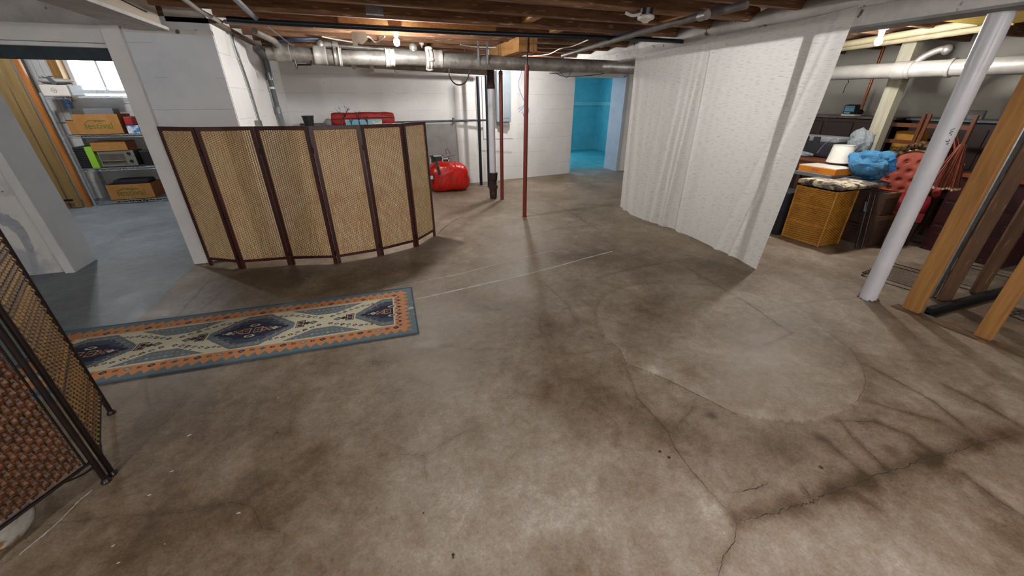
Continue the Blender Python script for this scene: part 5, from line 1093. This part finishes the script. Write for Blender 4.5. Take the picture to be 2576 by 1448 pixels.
for z in (.012, .22, .42, HH-.01):
    r_ = MB(); q = [(*(c+(c-np.mean(cs, 0))*.03), z) for c in cs]
    for a, b in zip(q, q[1:]+q[:1]):
        for s_ in (0, 1): r_.path([(a[0]+(b[0]-a[0])*t/10, a[1]+(b[1]-a[1])*t/10, z+.006*math.sin(t*2.2+s_*3.14)) for t in range(11)], .005, 6)
    build(r_, 'braided_band', m_hamper, hm)
for c in cs: c2 = c+(c-np.mean(cs, 0))*.03; build(MB().tube((*c2, 0), (*c2, HH), .010, 8), 'corner_stake', m_hamper, hm)
# folded rug on hamper
m_floral = mat('floral_pile', '#c2b698', '#6b5f58', scale=7, rough=.95, lo=.46, hi=.54, bump=.4, bscale=60, c3='#3e3630', s3=16, t3=.55)
fr_ = thing('folded_rug', (4.95, 2.75, HH), 'folded beige and grey floral rug draped over the hamper', 'rug')
fx_ = (hC-hB)/np.linalg.norm(hC-hB); fy_ = (hA-hB)/np.linalg.norm(hA-hB)
def rugfn(u, v):
    a = v*2*math.pi; sg = lambda q: math.copysign(abs(q)**.6, q); L_ = .80; x = -.05+u*L_
    e = (1-abs(u*2-1)**14)**(1/14) if 0 < u < 1 else 0
    y = .18+sg(math.cos(a))*.26*e; z = sg(math.sin(a))*.034*e+.672+.008*mnoise.noise(Vector((x*5, y*5, 0)))-.03*max(0, u-.6)
    p = hB+fx_*x+fy_*y; return (p[0], p[1], z+.008*mnoise.noise(Vector((x*18, y*18, 3))))
build(MB().grid(rugfn, 50, 30), 'rug_layer', m_floral, fr_)
# support boxes to the right of the hamper
def cbox(x0, x1, y0, y1, z0, z1, lab, m=m_card2, marks=False):
    t = thing('cardboard_box', ((x0+x1)/2, (y0+y1)/2, z0), lab, 'box'); build(MB().box(x0, x1, y0, y1, z0, z1), 'box_body', m, t, bev=.004)
    build(MB().box((x0+x1)/2-.03, (x0+x1)/2+.03, y0-.002, y1+.002, z1, z1+.002).box(x0, x1, y0-.003, y0, z1-.05, z1), 'tape', mat('brown_tape', '#6a4a2c'), t)
    if marks:
        for k in range(3): build(MB().box(x0-.002, x0, y0+.06, y0+.06+.22-.04*k, z0+(z1-z0)*(.62-.1*k), z0+(z1-z0)*(.66-.1*k)), 'printed_line', m_black, t)
    return t
cbox(5.20, 5.44, 2.48, 2.90, 0, .36, 'brown cardboard box with black print right of the hamper', marks=True)
cbox(5.20, 5.42, 2.50, 2.90, .362, .60, 'brown cardboard box stacked under the blue plastic bag')
build(MB().box(4.60, 4.95, 3.14, 3.45, 0, .52), 'dark_bin', m_dark, None, 'dark navy bin left of the hamper behind the curtain edge', 'bin', bev=.02)
wk = thing('walking_frame', (5.06, 2.58, 0), 'folded black walking frame leaning beside the hamper', 'walker')
build(MB().tube((5.02, 2.5, .0), (5.10, 2.62, .60), .012, 10).tube((5.08, 2.48, .0), (5.16, 2.6, .58), .012, 10), 'frame_tube', m_blackmetal, wk); build(MB().tube((5.075, 2.585, .40), (5.09, 2.61, .50), .016, 10), 'grey_grip', m_greyfab, wk)
# back table, carton, lampshade
st2 = thing('wooden_table', (5.57, 3.5, 0), 'brown wooden side table behind the orange carton', 'table')
build(MB().box(5.27, 5.88, 3.10, 3.98, .80, .83), 'table_top', m_brown, st2, bev=.006); build(MB().box(5.31, 5.84, 3.13, 3.94, .68, .80), 'apron', m_brown, st2, bev=.003)
for x in (5.34, 5.81):
    for y in (3.16, 3.91): build(MB().box(x-.025, x+.025, y-.025, y+.025, 0, .68), 'leg', m_brown, st2)
oc = thing('orange_carton', (5.05, 3.25, .66), 'flat bright orange carton with pink lettering', 'box')
o0 = PX(2012, 425, 4.95); o1 = PX(2100, 436, 4.95)
build(MB().box(4.92, 5.22, o1[1]-.02, o0[1], .735, .80), 'box_body', m_orange, oc, bev=.003); build(MB().box(4.93, 5.25, o1[1]-.02, o0[1]+.01, .80, .806), 'lid', m_bulbw, oc, 'white top')
text('HEALS', .034, (4.918, (o0[1]+o1[1])/2, .77), (0, -1, 0), (0, 0, 1), m_pinkink, oc)
build(MB().box(4.90, 5.2, o1[1]+.0, o0[1]+.02, .69, .733), 'grey_case', m_greyfab, None, 'flat grey case underneath the orange carton', 'case', bev=.004)
lx, ly = PX(2112, 400, 5.34)[:2]; ls = thing('lampshade', (lx, ly, .72), 'white drum lampshade standing on the stored boxes', 'lampshade')
zb, zt = .80, 1.0
zb = .832; zt = PX(2118, 366, 5.27)[2]
build(MB().lathe((lx, ly, zb), [(.125, 0), (.105, zt-zb), (.102, zt-zb), (.122, 0)], 32), 'shade', m_shade, ls, bev=0); build(MB().lathe((lx, ly, zt-.004), [(.107, 0), (.107, .006), (.103, .006)], 32).lathe((lx, ly, zb-.002), [(.127, 0), (.127, .006), (.12, .006)], 32), 'trim_ring', m_bulbw, ls)
# carrier
pc_ = thing('pet_carrier', (5.75, 3.75, .83), 'black and grey soft pet carrier on the wooden table', 'carrier')
a = PX(2040, 338, 5.75); b = PX(2140, 340, 5.75); y0_, y1_ = b[1], a[1]; zt_ = a[2]
build(bagfn(0, 1, 0, 0, .1, .1, 0, 1), 'tmp', m_dark, pc_) if False else None
build(MB().box(5.55, 5.84, y0_, y1_+.1, .835, zt_-.07), 'body', m_dark, pc_, bev=.02); build(MB().box(5.56, 5.83, y0_+.01, y1_+.09, zt_-.07, zt_), 'top_band', m_greyfab, pc_, bev=.02)
build(MB().box(5.545, 5.56, y0_+.22, y0_+.30, .86, zt_-.005).box(5.545, 5.56, y1_-.12, y1_-.04, .86, zt_-.005), 'strap', m_black, pc_); build(MB().box(5.548, 5.556, y0_+.36, y0_+.42, zt_-.05, zt_-.02), 'label_patch', m_black, pc_)
build(MB().path(bez([(5.55, y0_+.20, .88), (5.55, y0_+.14, zt_-.08), (5.56, y0_+.05, zt_-.01), (5.56, y0_, zt_-.05)]), .004, 6), 'piping', m_greyfab, pc_)
build(MB().ball((5.46, (y0_+y1_)/2+.1, .86), (.07, .16, .035), 18, 10, lambda d: 1+.3*mnoise.noise(Vector(d*2.5))), 'grey_wrap', m_clearbag, None, 'crumpled grey plastic in front of the pet carrier', 'wrap')
def lump(c, r, amp, f, seed):
    def fn(d): v = Vector(d*f)+Vector((seed, 0, 0)); return 1+amp*mnoise.noise(v)+amp*.6*abs(mnoise.noise(v*2.6))-amp*.3*abs(mnoise.noise(v*5))
    return MB().ball(c, r, 60, 36, fn)
c = PX(2165, 365, 5.6); build(lump((5.64, c[1]+.04, c[2]+.01), (.12, .12, .15), .3, 1.6, 4), 'clear_bag', m_clearbag, None, 'puffed clear plastic bag behind the lampshade', 'bag')
# blue bag
c = A(PX(2188, 415, 5.25)); bgp = thing('plastic_bag', (5.25, c[1], .70), 'bulging translucent blue plastic bag on the folded rug', 'bag')
build(lump((5.25, c[1]+.0, .865), (.16, .21, .15), .3, 1.5, 2), 'film', m_bluebag, bgp)
build(MB().obox((5.19, c[1]+.08, .85), (.10, .13, .11), .3), 'inner_pouch', mat('brown_pouch', '#54404a', '#40303a', scale=8), bgp, 'dark brown thing showing through', bev=.02)
build(MB().obox((5.27, c[1]-.09, .83), (.13, .16, .12), -.3), 'inner_cloth', m_redvel, bgp, 'dark red cloth showing through', bev=.04)
build(MB().ball((5.25, c[1]+.0, .785), (.11, .16, .04), 16, 8), 'inner_cloth', m_dark, bgp)
build(MB().ball((5.08, c[1]+.2, .74), (.05, .06, .035), 14, 8, lambda d: 1+.3*mnoise.noise(Vector(d*3))), 'tissue', m_cable, None, 'crumpled white tissue beside the blue bag', 'tissue')
# tufted chair
cx_, cy_ = PX(2292, 420, 6.02)[:2]
ch = thing('tufted_chair', (cx_, cy_, 0), 'coral button-tufted chair with carved silvery crest', 'chair')
ztp = PX(2290, 380, 6.02)[2]
vr = A((cx_, cy_, 0)); vr /= np.linalg.norm(vr); tr_ = A((vr[1], -vr[0], 0)); BW, BH = .25, .62; zc_ = ztp-.32
btn = [(bx*.11+(.055 if r_ % 2 else 0), (r_-2)*.105) for r_ in range(5) for bx in (-1.5, -.5, .5, 1.5)]
def backfn(u, v):
    x = (u*2-1); y = (v*2-1); k = math.sqrt(max(1e-6, 1-(x*y)**2*.35)); X_ = x*BW*math.sqrt(1-y*y*.42); Z_ = y*.33*math.sqrt(1-x*x*.42)
    b = .075*max(0, (1-x**4))*max(0, (1-y**4)); dmp = sum(math.exp(-((X_-bx)**2+(Z_-bz)**2)/.0006) for bx, bz in btn)
    dd = .035*min(1, dmp)
    p = vr*(-(b-dd)+.0)+tr_*X_; return (cx_+p[0], cy_+p[1], zc_+Z_)
build(MB().grid(backfn, 70, 80), 'backrest', m_pinkvel, ch, 'coral tufted backrest')
for bx, bz in btn:
    if abs(bx) < .2: p = vr*(-.045)+tr_*bx; build(MB().ball((cx_+p[0], cy_+p[1], zc_+bz), .009, 8, 6), 'button', m_pinkvel, ch)
fr2 = MB(); ov = []
for k in range(33): a = -2.6+5.2*k/32; X_ = math.sin(a)*BW*1.02; Z_ = math.cos(a)*.335; ov.append((cx_+tr_[0]*X_, cy_+tr_[1]*X_, zc_+Z_))
fr2.path(ov, .024, 10); build(fr2, 'back_frame', m_gilt, ch)
mb = MB()
for k in range(9):
    a = (k-4)*.24; X_ = math.sin(a)*BW*.98; Z_ = math.cos(a)*.345+.03*math.cos(a*1.6); mb.ball((cx_+tr_[0]*X_-vr[0]*.02, cy_+tr_[1]*X_-vr[1]*.02, zc_+Z_+.02), (.035, .03, .022+.012*(4-abs(k-4))/4), 10, 7, lambda d: 1+.35*math.sin(5*d[0]))
for s_ in (-1, 1):
    for q in range(3): X_ = s_*(.06+.06*q); mb.path(bez([(cx_+tr_[0]*X_-vr[0]*.03, cy_+tr_[1]*X_-vr[1]*.03, zc_+.36-.02*q), (cx_+tr_[0]*(X_+s_*.03)-vr[0]*.04, cy_+tr_[1]*(X_+s_*.03)-vr[1]*.04, zc_+.40-.03*q), (cx_+tr_[0]*(X_+s_*.06)-vr[0]*.03, cy_+tr_[1]*(X_+s_*.06)-vr[1]*.03, zc_+.355-.03*q)]), .010, 7)
build(mb, 'crest', m_gilt, ch, 'carved leafy silvery crest')
sc = A((cx_, cy_, 0))-vr*.27
def seatfn(u, v):
    x = u*2-1; a = v*2*math.pi; e = (1-x**6)**(1/6) if abs(x) < 1 else 0; sg = lambda q: math.copysign(abs(q)**.7, q)
    p = sc+tr_*(x*.29)+vr*(sg(math.cos(a))*.27*e); return (p[0], p[1], .43+sg(math.sin(a))*.10*e)
build(MB().grid(seatfn, 30, 30), 'seat', m_redvel, ch, 'crimson velvet seat')
# crimson sloping arm / side
arm = MB()
for s_ in (-1, 1): b_ = sc+tr_*(.28*s_); arm.path(bez([tuple(b_+vr*.26+A((0, 0, .80))), tuple(b_+vr*.12+A((0, 0, .70))), tuple(b_-vr*.1+A((0, 0, .66))), tuple(b_-vr*.26+A((0, 0, .60)))]), .035, 10)
build(arm, 'armrest', m_redvel, ch)
build(MB().hexa([tuple(sc+tr_*-.27-vr*.25+A((0, 0, .28))), tuple(sc+tr_*.27-vr*.25+A((0, 0, .28))), tuple(sc+tr_*.27+vr*.25+A((0, 0, .28))), tuple(sc+tr_*-.27+vr*.25+A((0, 0, .28)))], [tuple(sc+tr_*-.27-vr*.25+A((0, 0, .38))), tuple(sc+tr_*.27-vr*.25+A((0, 0, .38))), tuple(sc+tr_*.27+vr*.25+A((0, 0, .38))), tuple(sc+tr_*-.27+vr*.25+A((0, 0, .38)))]), 'seat_rail', m_redvel, ch)
for a_, b_ in ((-1, -1), (1, -1), (-1, 1), (1, 1)):
    p = sc+tr_*(.24*a_)+vr*(.22*b_); build(MB().path([(p[0], p[1], 0), (p[0], p[1], .15), (p[0], p[1], .30)], [.014, .022, .028], 10), 'leg', m_piano, ch)
# ladder back chairs
def ladder(cx, cy, rz, zt, label, n=2):
    t = thing('ladder_back_chair', (cx, cy, 0), label, 'chair', 'ladder-back chairs in the storage area'); R_ = Matrix.Rotation(rz, 3, 'Z'); P = lambda x, y, z: tuple(Vector((cx, cy, 0))+R_ @ Vector((x, y, z)))
    for s_ in (-1, 1): build(MB().bar(P(.0, s_*.2, 0), P(.04, s_*.2, zt), .035, .03, up=(1, 0, 0)), 'back_post', m_brown, t, bev=.004); build(MB().tube(P(-.38, s_*.2, 0), P(-.38, s_*.2, .46), .018, 10), 'leg', m_brown, t)
    for k in range(n): build(MB().bar(P(.03, -.2, zt-.13-k*.19), P(.03, .2, zt-.13-k*.19), .012, .045), 'slat', m_brown, t)
    build(MB().obox(P(-.19, 0, .46), (.42, .42, .03), rz), 'seat', m_seat, t, bev=.01)
    for z in (.15, .3): build(MB().tube(P(-.38, -.2, z), P(-.38, .2, z), .01, 8), 'rung', m_brown, t)
ladder(6.32, 3.21, math.pi, 1.36, 'brown ladder-back chair left, tall posts above the coral chair', 3)
ladder(6.32, 2.76, math.pi, 1.36, 'brown ladder-back chair right, partly behind the russet sticks', 3)
build(MB().box(6.44, 6.60, 3.03, 3.30, .478, 1.15), 'ochre_box', mat('ochre_carton', '#b9802c', '#a06a1c', scale=6, rough=.7), None, 'tall ochre box standing on the seat of the left ladder-back chair', 'box', bev=.004)
# bundles of russet sticks
def bundle(cx, cy, z0, z1, n, spread, lab, tilt=(0, 0)):
    t = thing('stick_bundle', (cx, cy, z0), lab, 'sticks', 'bundles of russet sticks')
    for k in range(n):
        a = random.uniform(0, 6.28); r_ = random.uniform(.2, 1); b = (cx+.02*math.cos(a), cy+.02*math.sin(a), z1); e_ = (cx+spread*r_*math.cos(a)+tilt[0], cy+spread*r_*math.sin(a)+tilt[1], z0)
        sk = build(MB().path([b, e_], .007, 6), 'stick', m_stick, t); build(MB().path([e_, tuple(A(e_)+(A(e_)-A(b))*.05)], .009, 6), 'pale_tip', m_tip, sk)
b1 = PX(2378, 330, 5.75); bundle(5.75, b1[1]-.02, .92, 1.28, 26, .16, 'bundle of russet sticks hanging left of the white post', (0, -.1))
b2 = PX(2415, 380, 5.4); bundle(5.4, b2[1], .62+.1, 1.12, 30, .15, 'bundle of russet sticks hanging right of the white post')
dk = thing('dark_cabinet', (5.9, 2.0, 0), 'tall dark red cabinet behind the white post', 'cabinet')
yk = PX(2420, 450, 5.75)[1]
build(MB().box(5.72, 6.1, yk-.6, yk+.05, 0.0, .80), 'cabinet_body', mat('dark_red_lacquer', '#3a0f12', '#240a0e', scale=9, rough=.35, c3='#8a5a3c', s3=26, t3=.66), dk, bev=.01); build(MB().box(5.68, 6.14, yk-.63, yk+.08, .80, .83), 'cabinet_top', mat('red_brown_top', '#7a3418', '#5e2612', scale=6), dk)
for k in range(3): build(MB().box(5.71, 5.72, yk-.57, yk+.02, .06+k*.25, .28+k*.25), 'drawer', MATS['dark_red_lacquer'], dk, bev=.004)
build(MB().obox((6.9, PX(2455, 293, 6.9)[1], 1.347), (.10, .13, .10), .2), 'grey_carton', m_board, None, 'small grey open carton on the sideboard right of the white post', 'box', bev=.004)
